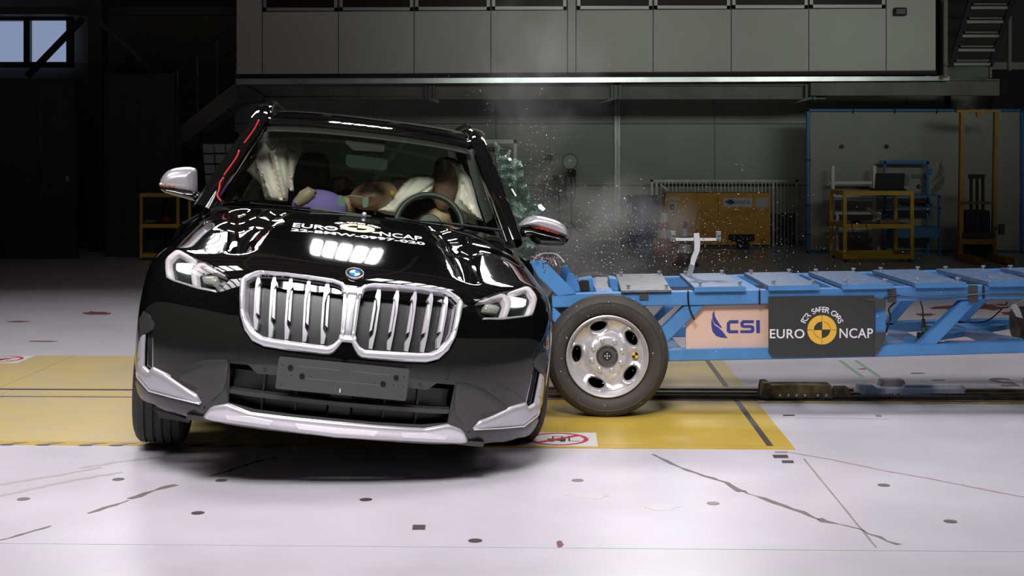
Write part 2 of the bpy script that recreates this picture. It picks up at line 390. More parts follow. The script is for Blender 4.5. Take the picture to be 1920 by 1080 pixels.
# ---- back wall of ribbed panels
YW = 21.2
def ribbed(px0, px1, py0, py1, Y, pitch=.029, dep=.016):
    a = W(px0, py1, Y); b = W(px1, py0, Y); z0, z1 = a[2]+.006, b[2]-.006; n = int((z1-z0)/pitch); v = []; f = []
    for i in range(n):
        z = z0+(z1-z0)*i/n; h = (z1-z0)/n
        for zz, y in ((z, Y+dep), (z+h*.36, Y+dep), (z+h*.42, Y), (z+h*.96, Y)):
            v += [(a[0], y, zz), (b[0], y, zz)]
    m = len(v)//2
    for i in range(m-1): f.append((2*i, 2*i+1, 2*i+3, 2*i+2))
    return v, f
wall_back = struct('wall_back', bx(-16, 16, YW+.03, YW+.25, 0, 9), m_joint)
for x0, x1 in ((440, 700), (700, 930), (930, 1152), (1163, 1340), (1340, 1516), (1516, 1700), (1700, 1980)):
    for y0, y1 in ((116, 232), (232, 348), (348, 457)):
        struct('panel', ribbed(x0+.5, x1-.5, y0, y1, YW, dep=.018 if x1 < 1200 else .009), m_wall, wall_back)
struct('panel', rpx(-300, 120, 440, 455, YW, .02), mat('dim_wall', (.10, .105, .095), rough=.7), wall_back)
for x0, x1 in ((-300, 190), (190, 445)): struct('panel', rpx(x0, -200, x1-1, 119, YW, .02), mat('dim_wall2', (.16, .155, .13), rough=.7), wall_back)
struct('trim_1', join(rpx(1152, 186, 1156, 457, YW-.1, .1), rpx(1159, 186, 1163, 457, YW-.1, .1), rpx(1156, 186, 1159, 457, YW-.05, .03)), m_steel)
struct('baseboard_back', rpx(440, 452, 1980, 458, YW-.03, .03), mat('plinth', (.18, .18, .17), rough=.7))

# ---- control-room mezzanine hanging in front of the wall
YM = 18.6
mz = struct('wall_mezzanine', bx(W(443, 0, YM)[0], W(1755, 0, YM)[0], YM+.04, YW-.4, W(0, 139, YM)[2], 6.2), m_joint)
xs = [443, 491.5, 634.5, 776.5, 920.5, 1064, 1080, 1224.7, 1371, 1516.5, 1661.7, 1755]
def sl(y, x): return y-(x-443)*.0055     # the whole front rises a little to the right
for a, b in zip(xs[:-1], xs[1:]):
    narrow = (b-a) < 60 or a > 1650
    top = -60 if narrow else 23
    struct('panel', ppx([(a+.8, sl(139, a)), (b-.8, sl(139, b)), (b-.8, sl(top, b)), (a+.8, sl(top, a))], YM, .05), m_mezz, mz)
k = 0
for a, b in zip(xs[:-1], xs[1:]):
    if (b-a) < 60 or a > 1650: continue
    k += 1
    y1 = sl(21, (a+b)/2)
    wf = join(rpx(a+2, y1-6, b-2, y1, YM-.02, .06), rpx(a+2, -90, a+8, y1, YM-.02, .06), rpx(b-8, -90, b-2, y1, YM-.02, .06), rpx(a+2, -96, b-2, -90, YM-.02, .06))
    wo = struct('window_%d' % k, wf, m_alu)
    struct('pane', rpx(a+8, -90, b-8, y1-6, YM+.01, .01), mat('brown_window_glass', (.030, .019, .015), rough=.35, spec=.15), wo)
struct('trim_2', ppx([(443, 141), (1757, 133.5), (1757, 139), (443, 147)], YM+.02, .25), m_blk)
struct('trim_3', ppx([(443, 147), (1780, 143), (1780, 151), (443, 158)], YM+.12, .05), mat('zinc_flashing', (.55, .56, .57), rough=.3, metal=.8, noise_=.2, nscale=3))
m_beam = mat('grey_beam', (.20, .20, .18), rough=.6, noise_=.2, nscale=3)
struct('trim_4', join(rpx(455, 160, 1548, 184, YM+.5, .08), rpx(455, 158, 1548, 161, YM+.42, .2), rpx(455, 183, 1548, 186, YM+.42, .2)), m_beam)
struct('trim_5', join(rpx(1520, 150, 1874, 176, YM+.3, .08), rpx(1520, 148, 1874, 151, YM+.24, .2), rpx(1520, 176, 1874, 179, YM+.24, .2)), m_beam)
for i, x in enumerate((808, 1157, 1522)):
    struct('trim_%d' % (6+i), join(rpx(x-12, 159, x-7, 187, YM+.36, .1), rpx(x+3, 159, x+8, 187, YM+.36, .1), rpx(x-6, 160, x+2, 186, YM+.4, .04),
        ppx([(x-12, 184), (x+8, 184), (x+18 if i == 0 else x-22, 191), (x+12 if i == 0 else x-34, 194)], YM+.3, .1)), m_dkst)
struct('trim_9', ppx([(443, 150), (495, 180), (490, 190), (443, 196)], YM+.4, .3), m_dkst)
# ---- side walls, ceiling with trusses (seen only as reflections)
struct('wall_left', bx(-16.1, -16, -6, 21.4, 0, 9), mat('side_wall', (.12, .12, .11), rough=.8))
struct('wall_right', bx(16, 16.1, -6, 21.4, 0, 9), MATS['side_wall'])
struct('wall_front', bx(-16, 16, -6.1, -6, 0, 9), MATS['side_wall'])
struct('ceiling', bx(-16, 16, -6, 21.4, 9, 9.2), m_ceil)
mt = mat('truss_grey', (.75, .68, .58), rough=.6)
for i, y in enumerate((2, 5, 8, 11, 14, 17)): struct('trim_%d' % (10+i), bx(-16, 16, y-.12, y+.12, 8.2, 8.5), mt)
for i, x in enumerate((-12, -8, -4, 0, 4, 8, 12)): struct('trim_%d' % (20+i), bx(x-.06, x+.06, -6, 21.3, 8.6, 8.75), mt)
# ---- left: column, lit window, dark gates
struct('trim_30', join(rpx(165, -60, 190, 487, 19.6, .3)), mat('column_dark', (.05, .055, .045), rough=.6))
struct('trim_31', bar(W(405/2.16, 100/2.16-5, 19.4), W(640/2.16, 300/2.16, 19.4), .06, .06), m_dkst)
struct('trim_32', bar(W(155, 35, 19.3), W(52, 142, 19.3), .07, .08), m_blk)
struct('trim_33', rpx(0, 12, 443, 27, 20.6, .2), mat('crane_beam', (.10, .09, .075), rough=.6))
wl = struct('window_20', join(rpx(-120, 31, 135, 38, 20.9, .12), rpx(-120, 116, 135, 126, 20.9, .12), rpx(124, 31, 135, 126, 20.9, .12), rpx(44, 33, 56, 120, 20.9, .12)), m_dkst)
sky = mat('daylight_pane', (.3, .35, .45), rough=.3, emis=(.22, .27, .42), es=1.0)
struct('pane', ppx([(-100, 40), (45, 40), (45, 117), (-100, 117)], 21.0, .02), sky, wl)
struct('pane', ppx([(56, 36), (123, 35), (124, 117), (57, 118)], 21.0, .02), sky, wl)
def gate(n, x0, x1, y0, y1, Y):
    g = struct('door_%d' % n, rpx(x0, y0, x1, y1, Y, .06), m_dkgr)
    mf = mat('gate_frame_blue', (.02, .025, .06), rough=.5)
    struct('gate_frame', join(rpx(x0-4, y0-5, x1+4, y0, Y-.03, .12), rpx(x1, y0, x1+5, y1, Y-.03, .12), rpx(x0-4, y0, x0, y1, Y-.03, .12)), mf, g)
    for i in range(1, 4):
        xx = x0+(x1-x0)*i/4
        struct('gate_rib', rpx(xx-1, y0+4, xx+1, y1-4, Y-.02, .03), m_dkgr, g)
    struct('handle', rpx(x1-14, 330, x1-10, 340, Y-.06, .06), mat('handle_pale', (.4, .38, .36), rough=.4), g)
gate(1, -140, 138, 152, 487, 18.3); gate(2, 200, 322, 143, 485, 18.6)
# ================================================================== THE CAR (local frame: x across, y towards its tail, z up)
def rotm(yaw, roll):
    return np.array(Matrix.Rotation(math.radians(yaw), 3, 'Z') @ Matrix.Rotation(math.radians(roll), 3, 'Y'))
RC = rotm(6, 6.5); TC = np.array([-.694, 5.73, .488])-RC@np.array([0, 0, .458])
car = bpy.data.objects.new('car', None); C.objects.link(car)
car.matrix_world = Matrix.Translation(Vector(TC)) @ Matrix(RC.tolist()).to_4x4()
tag(car, 'black compact SUV with a twin kidney grille, tilting as it is struck', 'car')
def lray(px, py):
    d = RC.T@np.array([(px-960)/F, 1, -(py-HY)/F]); return RC.T@(np.array([0, 0, HC])-TC), d
def LY(px, py, y):                      # local point at local depth y seen at px,py
    o, d = lray(px, py); return o+d*((y-o[1])/d[1])
def w2l(p): return RC.T@(np.array(p)-TC)
m_paint = mat('black_gloss_paint', (.0025, .0025, .0025), rough=.04, coat=1.0, spec=.5)
m_chr = mat('bright_silver_trim', (.74, .72, .76), rough=.25, metal=.6)
m_sat = mat('satin_silver', (.50, .485, .52), rough=.3, metal=.5)
m_dkp = mat('dark_grey_bumper_plastic', (.035, .035, .034), rough=.28, spec=.6)
m_chk = mat('cheek_gloss', (.011, .011, .010), rough=.15, coat=.5)
m_bp = mat('black_plastic', (.010, .011, .010), rough=.35)
m_grid = mat('grille_shutter_plastic', (.016, .017, .016), rough=.4)
m_rub = mat('tyre_rubber', (.028, .027, .026), rough=.75, noise_=.2, nscale=20, bump=.2, bscale=80)
m_cab = mat('cabin_dark', (.035, .038, .034), rough=.8)

def bspl(ctrl, u):                      # ctrl [n,..], u in [0,n-1], uniform cubic b-spline, ends interpolated
    n = len(ctrl); P = np.concatenate([[2*ctrl[0]-ctrl[1]], ctrl, [2*ctrl[-1]-ctrl[-2]]]); P = np.concatenate([P, P[-1:]])
    i = np.clip(np.floor(u).astype(int), 0, n-2); t = u-i; t = t.reshape(t.shape+(1,)*(ctrl.ndim-1))
    return ((1-t)**3*P[i]+(3*t**3-6*t**2+4)*P[i+1]+(-3*t**3+3*t**2+3*t+1)*P[i+2]+t**3*P[i+3])/6
rows = [
 [(0,.08,.195),(.2,.085,.195),(.4,.11,.195),(.55,.16,.20),(.66,.225,.205),(.75,.30,.21),(.82,.38,.215),(.855,.45,.22),(.87,.50,.22)],
 [(0,.03,.245),(.2,.035,.245),(.4,.06,.245),(.55,.11,.247),(.67,.18,.25),(.77,.26,.255),(.845,.34,.26),(.88,.42,.265),(.89,.48,.27)],
 [(0,.03,.36),(.2,.035,.36),(.4,.06,.36),(.55,.10,.36),(.68,.165,.36),(.79,.25,.36),(.865,.34,.36),(.90,.42,.36),(.91,.48,.36)],
 [(0,0,.46),(.2,.01,.46),(.4,.04,.46),(.55,.085,.46),(.68,.15,.46),(.80,.24,.46),(.875,.34,.46),(.91,.43,.46),(.918,.495,.46)],
 [(0,-.005,.54),(.2,.005,.54),(.4,.035,.54),(.55,.085,.54),(.68,.15,.54),(.80,.24,.54),(.88,.345,.54),(.915,.44,.54),(.922,.53,.54)],
 [(0,.01,.62),(.2,.02,.62),(.4,.05,.62),(.55,.10,.62),(.68,.165,.62),(.80,.255,.62),(.885,.37,.62),(.92,.48,.62),(.926,.58,.62)],
 [(0,.035,.70),(.2,.045,.70),(.4,.075,.70),(.55,.13,.70),(.68,.20,.70),(.80,.30,.70),(.89,.43,.70),(.922,.55,.70),(.928,.66,.69)],
 [(0,.06,.77),(.2,.07,.77),(.4,.10,.77),(.55,.16,.77),(.67,.24,.77),(.79,.35,.77),(.885,.49,.77),(.922,.63,.765),(.93,.78,.745)],
 [(0,.085,.83),(.2,.095,.83),(.4,.13,.83),(.54,.20,.828),(.66,.29,.826),(.775,.42,.828),(.875,.58,.828),(.92,.73,.80),(.932,.88,.755)],
 [(0,.12,.872),(.2,.13,.872),(.38,.17,.87),(.52,.25,.866),(.64,.35,.865),(.75,.49,.865),(.855,.68,.86),(.915,.82,.82),(.932,.97,.75)],
 [(0,.20,.897),(.2,.21,.898),(.38,.26,.896),(.52,.35,.892),(.64,.47,.888),(.745,.62,.885),(.845,.80,.875),(.912,.93,.83),(.932,1.06,.72)],
 [(0,.38,.935),(.2,.39,.937),(.39,.43,.938),(.53,.52,.935),(.645,.64,.925),(.75,.78,.91),(.84,.92,.892),(.91,1.04,.84),(.932,1.15,.68)],
 [(0,.62,.985),(.2,.63,.987),(.40,.66,.986),(.54,.73,.98),(.655,.82,.965),(.75,.93,.94),(.835,1.06,.91),(.908,1.15,.85),(.932,1.22,.62)],
 [(0,.88,1.03),(.2,.885,1.032),(.41,.91,1.03),(.55,.95,1.02),(.66,1.01,1.0),(.755,1.09,.965),(.835,1.18,.925),(.905,1.25,.86),(.93,1.28,.55)],
 [(0,1.10,1.06),(.2,1.105,1.06),(.42,1.13,1.055),(.56,1.16,1.045),(.67,1.20,1.02),(.76,1.27,.985),(.83,1.34,.935),(.902,1.38,.87),(.928,1.38,.5)],
 [(0,1.20,1.07),(.2,1.205,1.07),(.43,1.23,1.065),(.57,1.27,1.055),(.68,1.33,1.035),(.76,1.42,1.0),(.83,1.52,.95),(.90,1.55,.88),(.925,1.5,.45)]]
R_ = np.array(rows, float)
left = R_[:, ::-1].copy(); left[:, :, 0] *= -1
CT = np.concatenate([left[:, :-1], R_], axis=1)           # 16 x 17
NV, NU = CT.shape[:2]
def Sev(u, v):                          # u in [0,16], v in [0,15]
    u = np.atleast_1d(np.array(u, float)); v = np.atleast_1d(np.array(v, float)); out = np.zeros((len(u), 3))
    # tensor product
    def basis(n, x):
        i = np.clip(np.floor(x).astype(int), 0, n-2); t = x-i
        return i, np.stack([(1-t)**3, 3*t**3-6*t**2+4, -3*t**3+3*t**2+3*t+1, t**3], 1)/6
    E = np.concatenate([2*CT[:1]-CT[1:2], CT, 2*CT[-1:]-CT[-2:-1]], 0); E = np.concatenate([E, E[-1:]], 0)
    E = np.concatenate([2*E[:, :1]-E[:, 1:2], E, 2*E[:, -1:]-E[:, -2:-1]], 1); E = np.concatenate([E, E[:, -1:]], 1)
    iu, bu = basis(NU, u); iv, bv = basis(NV, v)
    for a in range(4):
        for b in range(4): out += (bv[:, a]*bu[:, b])[:, None]*E[iv+a, iu+b]
    return crumple(out)
def seg_d(P, a, b):
    a = np.array(a); b = np.array(b); d = b-a; t = np.clip(((P-a)@d)/(d@d), 0, 1); return np.linalg.norm(P-a-t[:, None]*d, axis=1), t
CREASES = []                            # (x,y) polyline segments with depth; filled from rows/columns of the photo
def crumple(P):
    for a, b, dz, wd in CREASES:
        d, t = seg_d(P[:, :2], a, b)
        k = np.clip(1-d/wd, 0, 1); k = k*k*(3-2*k)
        P[:, 2] -= np.where(P[:, 2] > .84, dz*k, 0)
    return P
def dense():
    us = np.linspace(0, NU-1, 161); vs_ = np.linspace(0, NV-1, 151)
    U, V = np.meshgrid(us, vs_); P = Sev(U.ravel(), V.ravel()); n = len(us); f = []
    for i in range(len(vs_)-1):
        for j in range(n-1): f.append((i*n+j, i*n+j+1, (i+1)*n+j+1, (i+1)*n+j))
    return P, f, us, vs_
P0, F0, US, VS = dense()
BV = BVHTree.FromPolygons([Vector(p) for p in P0], F0)
def hit(px, py):
    o, d = lray(px, py); d = d/np.linalg.norm(d); r = BV.ray_cast(Vector(o), Vector(d))
    if r[0] is None:
        # nearest point of the body to the ray
        q = LY(px, py, .45); r = BV.find_nearest(Vector(q)); n = r[1]
        return np.array(r[0]), np.array(n) if n.y < 0 or n.z > .5 else -np.array(n), r[2]
    n = np.array(r[1]); n = n if n@d < 0 else -n
    return np.array(r[0]), n, r[2]
CREASES += [((-.50, .40), (-.585, 1.12), .022, .07), ((-.50, .40), (-.40, 1.08), .016, .06), ((-.585, .80), (-.42, .85), .02, .09),
            ((.49, .33), (.385, 1.12), .022, .07), ((.49, .33), (.53, .80), .018, .06), ((.53, .80), (.76, 1.0), .014, .07), ((.46, .75), (.45, 1.0), .02, .10)]
P0, F0, US, VS = dense()
BV = BVHTree.FromPolygons([Vector(p) for p in P0], F0)
def to_uv(fi, p):
    nu = len(US)-1; i, j = divmod(fi, nu); a, b, c, d = (P0[k] for k in F0[fi])
    M = np.stack([b-a, d-a], 1); s, *_ = np.linalg.lstsq(M, p-a, rcond=None)
    return (US[j]+np.clip(s[0], 0, 1)*(US[1]-US[0]), VS[i]+np.clip(s[1], 0, 1)*(VS[1]-VS[0]))
def c4(p): return cr(240, 540, 4.5, p)
def c6(p): return cr(240, 700, 6, p)
def c54(p): return cr(440, 480, 5.4, p)
def ch(p): return cr(240, 440, 6, p)
GR_IN = c54([(120, 265), (190, 218), (270, 192), (520, 207), (800, 247), (1000, 278), (1060, 302), (1108, 350), (1122, 400), (1085, 770), (1078, 815), (1000, 890), (940, 912), (700, 880), (400, 838), (280, 812), (200, 755), (130, 640), (108, 560), (112, 400)])
GR_OUT = c54([(58, 250), (110, 205), (220, 163), (258, 156), (520, 178), (800, 212), (1000, 240), (1065, 262), (1130, 308), (1165, 322), (1148, 430), (1108, 770), (1120, 835), (1050, 930), (1000, 985), (960, 1003), (880, 1000), (540, 958), (300, 918), (180, 862), (100, 752), (58, 600), (53, 400)])
HL = ch([(430, 488), (418, 380), (420, 280), (470, 220), (535, 168), (600, 175), (790, 280), (900, 320), (1030, 395), (1165, 487), (1130, 522), (1070, 590), (1000, 655), (780, 612), (620, 570), (500, 522)])
XC = 642.0
INT = [(431, 681), (500, 688), (642, 703), (642, 786), (560, 778), (500, 770), (478, 767), (429, 754)]
SLOT = c4([(150, 392), (212, 352), (214, 650), (195, 700), (142, 655)])
def px_uv(poly, sp=5): return [to_uv(h[2], h[0]) for h in (hit(*q) for q in resamp(poly, sp))]
MU = (NU-1)
def mir(uv): return [(MU-u, v) for u, v in uv][::-1]
g_uv = px_uv(GR_IN); h_uv = px_uv(HL); s_uv = px_uv(SLOT)
iu = px_uv(INT[:3])[:-0 or None]
il = [to_uv(h[2], h[0]) for h in (hit(*q) for q in resamp(INT, 5))]
il = [(min(u, MU/2), v) for u, v in il]
# the lower intake is one opening: left half joined to its mirror image
lh = [q for q in il if q[0] < MU/2-.02]
top = [q for q in lh]
i0 = max(range(len(lh)), key=lambda k: 0)
# order: il starts at top-left, runs to the centre along the top, then back along the bottom
cut = max(range(len(il)), key=lambda k: il[k][0]); tops = [q for q in il[:cut] if q[0] < MU/2-.02]
bots = [q for q in il[cut:] if q[0] < MU/2-.02]
INT_UV = tops+[(MU-u, v) for u, v in tops[::-1]]+[(MU-u, v) for u, v in bots[::-1]]+bots
# painted shell with its real openings
dom = [(0, 0), (MU, 0), (MU, NV-1), (0, NV-1)]
holes = [g_uv, mir(g_uv), h_uv, mir(h_uv), s_uv, mir(s_uv), INT_UV]
def SN(uv):
    V = np.array(uv, float); P = Sev(V[:, 0], V[:, 1]); e = .04
    du = Sev(np.clip(V[:, 0]+e, 0, MU), V[:, 1])-Sev(np.clip(V[:, 0]-e, 0, MU), V[:, 1])
    dv = Sev(V[:, 0], np.clip(V[:, 1]+e, 0, NV-1))-Sev(V[:, 0], np.clip(V[:, 1]-e, 0, NV-1))
    N = np.cross(du, dv); N /= np.linalg.norm(N, axis=1)[:, None]+1e-9; s = np.sign(np.median(-N[:, 1]+N[:, 2])); return P, N*s
def shell_uv(outer, hs, sp, th):
    V, T = cdt(outer, hs, sp); V = np.array(V); P = Sev(V[:, 0], V[:, 1]); e = .03
    du = Sev(np.clip(V[:, 0]+e, 0, MU), V[:, 1])-Sev(np.clip(V[:, 0]-e, 0, MU), V[:, 1])
    dv = Sev(V[:, 0], np.clip(V[:, 1]+e, 0, NV-1))-Sev(V[:, 0], np.clip(V[:, 1]-e, 0, NV-1))
    N = np.cross(du, dv); N /= np.linalg.norm(N, axis=1)[:, None]+1e-9
    N[(N[:, 1] > 0) & (N[:, 2] < .3)] *= 1
    s = np.sign(np.median(-N[:, 1]+N[:, 2])); N *= s
    return shell(P, T, N, th)
mobj('front_body', shell_uv(dom, holes, .13, .012), m_paint, car, smooth=True, sharp=50)
def mirvf(vf): return [np.array([-p[0], p[1], p[2]]) for p in vf[0]], [tuple(q[::-1]) for q in vf[1]]
def panel(name, poly, hs=(), off=.004, th=.008, sp=6, m=m_dkp, mirror=True, dome=0.0, dw=.012, lab=None, slope=None, join_mirror=False, smooth=True, par=None):
    V, T = cdt(poly, hs, sp, [dw/.0022*q for q in (.12, .38, .7, 1)] if dome else ()); H = [hit(*q) for q in V]; P, N = SN([to_uv(h[2], h[0]) for h in H])
    if off < -.005:                     # set back behind the skin along the line of sight
        for i, q in enumerate(V):
            o_, d_ = lray(*q); d_ = d_/np.linalg.norm(d_); P[i] = P[i]+d_*(-off)
        off = 0.0
    o = np.full(len(P), off)
    if dome:
        d = edge_dist(V, resamp(poly, sp))
        for h in hs: d = np.minimum(d, edge_dist(V, resamp(h, sp)))
        k = np.clip(d*.0022/dw, 0, 1); o = o+dome*np.sqrt(1-(1-k)**2)
    if slope is not None: o = o+np.array([slope(*q) for q in V])
    P = P+N*o[:, None]; vf = shell(P, T, N, th)
    if join_mirror: return [mobj(name, join(vf, mirvf(vf)), m, par or car, smooth=smooth)]
    r = [mobj(name, vf, m, par or car, smooth=smooth)]
    if mirror: r.append(mobj(name, mirvf(vf), m, par or car, smooth=smooth))
    if lab:
        for q in r: q['label'] = lab
    return r
def grow(poly, k):
    c = np.mean(poly, 0); return [tuple(c+(np.array(p)-c)*k) for p in poly]
# --- kidney grille
panel('grille_backing', grow(GR_IN, 1.03), off=-.055, th=.01, sp=9, m=m_grid)
panel('grille_surround', GR_OUT, [GR_IN], off=.004, th=.05, sp=3.2, m=m_chr, dome=.016, dw=.016)
panel('grille_header', c54([(130, 270), (190, 225), (270, 200), (520, 213), (800, 252), (1000, 284), (1060, 308), (1108, 355), (1115, 405), (760, 355), (500, 335), (250, 280), (130, 290)]), off=-.03, th=.01, sp=7, m=m_paint)
SL = [[(232, 205), (252, 205), (262, 270), (235, 300), (222, 420), (212, 600), (240, 660), (222, 755), (195, 735), (190, 620), (200, 380), (215, 260)],
 [(390, 210), (415, 210), (425, 290), (400, 320), (382, 400), (365, 650), (393, 715), (378, 822), (342, 820), (345, 640), (360, 400), (372, 270)],
 [(558, 228), (583, 228), (590, 310), (565, 340), (545, 420), (527, 690), (556, 755), (540, 845), (505, 845), (507, 660), (525, 430), (540, 290)],
 [(738, 255), (765, 255), (770, 340), (745, 370), (725, 450), (710, 720), (738, 780), (720, 868), (685, 868), (690, 690), (705, 450), (722, 310)],
 [(922, 285), (955, 285), (960, 365), (935, 395), (912, 470), (893, 740), (922, 800), (905, 892), (870, 890), (873, 700), (893, 450), (910, 330)]]
SV = [[(248, 290), (260, 305), (245, 595), (222, 575), (232, 400)], [(405, 330), (418, 335), (405, 640), (378, 620), (388, 420)],
 [(570, 360), (585, 345), (563, 668), (540, 645), (553, 440)], [(750, 380), (768, 360), (745, 700), (722, 675), (735, 460)], [(945, 400), (960, 400), (940, 725), (918, 700), (930, 480)]]
for a, b in zip(SL, SV):
    o = panel('grille_slat', c54(a), off=-.008, th=.03, sp=5, m=m_chr)
    q = panel('slat_inner_edge', c54(b), off=-.022, th=.02, sp=5, m=m_chr, mirror=False, par=o[0])
    q = mobj('slat_inner_edge', mirvf(([np.array(v.co) for v in q[0].data.vertices], [tuple(p.vertices) for p in q[0].data.polygons])), m_chr, o[1], smooth=True)
# centre bar between the kidneys (drawn symmetric about the car's middle)
def xz(poly, off, th, name, m, sp=.02, dome=0, dw=.01, par=None):
    V, T = cdt(poly, (), sp); P = []; N = []
    for x, z in V:
        r = BV.ray_cast(Vector((x, -1, z)), Vector((0, 1, 0))); n = np.array(r[1]); n = n if n[1] < 0 else -n
        P.append(np.array(r[0])); N.append(n)
    o = np.full(len(P), off)
    if dome:
        k = np.clip(edge_dist(V, resamp(poly, sp))/dw, 0, 1); o = o+dome*np.sqrt(1-(1-k)**2)
    P = [p+n*q for p, n, q in zip(P, N, o)]
    return mobj(name, shell(P, T, N, th), m, par or car, smooth=True)
zt = hit(660, 552)[0][2]
xz([(-.030, .625), (.030, .625), (.036, .795), (-.036, .795)], .006, .04, 'grille_centre_bar', m_sat, dome=.004)
for s in (-1, 1): xz([(s*.012, .63), (s*.014, .63), (s*.017, .79), (s*.015, .79)], .0115, .002, 'centre_bar_line', m_bp)
xz([(-.05, .835), (-.03, .822), (0, .818), (.03, .822), (.05, .835), (.045, .79), (-.045, .79)], .010, .04, 'grille_centre_joint', m_chr, sp=.01, dome=.01)
xz([(-.034, .628), (.034, .628), (.042, .585), (.02, .60), (-.02, .60), (-.042, .585)], .010, .04, 'grille_centre_joint', m_chr, sp=.01, dome=.008)
# --- round emblem on the hood's nose
ep, en, _ = hit(662, 514); en = np.array([0, en[1], en[2]]); en /= np.linalg.norm(en)
ep = np.array([0, ep[1], ep[2]])
eu = np.array([1., 0, 0]); ev = np.cross(eu, en)*-1
if ev[2] < 0 and ev[1] < 0: ev = -ev
ev = np.cross(en, eu); ev = ev if ev[2] > 0 else -ev
def disc(r0, r1, t0, t1, z, h, n=24):
    a = np.linspace(t0, t1, n); o = [ep+en*z+(eu*math.cos(q)+ev*math.sin(q))*r1 for q in a]
    i_ = [ep+en*z+(eu*math.cos(q)+ev*math.sin(q))*r0 for q in a[::-1]] if r0 > 0 else [ep+en*z]
    return prism(o+i_, en*h)
bdg = mobj('hood_emblem', disc(0, .0385, 0, 2*math.pi-.01, 0, .006, 40), m_bp, car)
mobj('emblem_ring', lathe([(.0385, 0), (.0385, .009), (.036, .010), (.035, .006)], ep, en, 40, closed=True), m_chr, bdg, smooth=True)
mwh = mat('emblem_white', (.8, .8, .8), rough=.2); mbl = mat('emblem_blue', (.02, .20, .62), rough=.2)
mobj('emblem_quarters', join(disc(0, .0225, math.pi/2, math.pi, .006, .0015, 10), disc(0, .0225, -math.pi/2, 0, .006, .0015, 10)), mwh, bdg)
mobj('emblem_quarters', join(disc(0, .0225, 0, math.pi/2, .006, .0015, 10), disc(0, .0225, math.pi, 1.5*math.pi, .006, .0015, 10)), mbl, bdg)
# --- headlights
m_hous = mat('lamp_housing', (.012, .013, .013), rough=.25)
m_drl = mat('light_guide', (.55, .48, .51), rough=.25, emis=(1, .86, .92), es=.06)
m_led = mat('lit_lamp', (.8, .9, .9), rough=.2, emis=(.85, 1, .97), es=2.2)
m_len = mat('projector_lens', (.30, .30, .26), rough=.06, spec=.9)
for s, mm in ((0, False),):
    hb = panel('headlight', grow(HL, 1.02), off=-.07, th=.01, sp=8, m=m_hous)
    for q in hb: pass
def light_parts(name, poly, off, th, sp, m, dome=0, dw=.01, lab=None):
    a = panel(name, poly, off=off, th=th, sp=sp, m=m, mirror=False, dome=dome, dw=dw, par=hb[0], lab=lab)[0]
    b = mobj(name, mirvf(([np.array(v.co) for v in a.data.vertices], [tuple(p.vertices) for p in a.data.polygons])), m, hb[1], smooth=True, label=lab)
light_parts('light_guide', ch([(430, 482), (420, 380), (422, 290), (445, 245), (540, 170), (590, 180), (780, 290), (765, 325), (570, 225), (545, 232), (480, 290), (472, 330), (487, 500)]), -.018, .03, 4, m_drl, .006, .008)
light_parts('light_guide', ch([(725, 575), (708, 420), (720, 375), (800, 318), (860, 320), (1100, 460), (1085, 470), (850, 368), (820, 368), (777, 410), (770, 440), (785, 583)]), -.018, .03, 4, m_drl, .006, .008)
light_parts('lit_reflector', ch([(545, 325), (600, 318), (718, 325), (722, 425), (640, 420), (540, 390)]), -.045, .02, 5, m_led)
light_parts('projector_lens', ch(rsm([(840, 465), (1000, 462), (1018, 500), (1005, 572), (860, 562), (835, 500)])), -.04, .02, 5, m_len, .012, .02)
light_parts('lamp_chrome_strip', ch([(430, 480), (500, 500), (780, 583), (985, 625), (990, 650), (780, 610), (500, 520)]), -.006, .012, 5, m_sat, .003)
light_parts('lamp_glass', grow(HL, .995), 0.0, .003, 8, glass_mat('lamp_clear_glass', (.93, .95, .94)))
# --- bumper
panel('bumper_cheek', c4([(106, 262), (140, 195), (180, 150), (240, 120), (320, 120), (420, 140), (620, 180), (840, 225), (935, 236), (958, 330), (1010, 410), (1075, 478), (1160, 510), (1440, 548), (1620, 570), (1800, 600), (1812, 680), (1440, 650), (1240, 635), (1000, 615), (740, 598), (640, 610), (500, 665), (320, 768), (218, 700), (216, 350), (120, 385)]), off=.003, th=.006, sp=7, m=m_chk)
panel('bumper_corner', c4([(104, 262), (140, 197), (185, 230), (230, 305), (224, 345), (140, 392), (112, 400)]), off=.006, th=.006, sp=5, m=m_dkp)
panel('tow_cap', c4([(690, 595), (770, 485), (800, 473), (900, 487), (935, 515), (938, 605)]), off=.0055, th=.004, sp=5, m=m_chk)
panel('side_air_slot', grow(SLOT, 1.06), off=-.03, th=.01, sp=6, m=m_blk)
panel('air_slot_rib', c4([(205, 420), (213, 420), (213, 655), (200, 690)]), off=-.002, th=.02, sp=5, m=m_sat)
panel('corner_blade', c4([(126, 398), (150, 390), (143, 500), (142, 655), (192, 702), (216, 660), (340, 720), (540, 860), (590, 895), (628, 963), (618, 976), (400, 915), (200, 860), (150, 800), (98, 735), (92, 690), (100, 560), (108, 470)]), off=.004, th=.02, sp=4, m=m_sat, dome=.02, dw=.03)
panel('blade_bright_edge', c4([(94, 700), (108, 700), (115, 740), (205, 848), (400, 905), (622, 962), (622, 975), (400, 920), (198, 864), (100, 752)]), off=.016, th=.012, sp=4, m=m_chr, dome=.004)
panel('fog_lamp_panel', c4([(322, 766), (400, 712), (500, 662), (620, 612), (740, 598), (846, 605), (850, 640), (835, 760), (806, 860), (700, 950), (625, 1010), (626, 966), (588, 898), (540, 862)]), off=.004, th=.01, sp=6, m=m_dkp, dome=.006, dw=.05)
panel('fog_lamp_recess', c4([(350, 760), (450, 700), (620, 650), (760, 665), (785, 690), (760, 750), (580, 860), (540, 850)]), off=.009, th=.004, sp=6, m=m_chk)
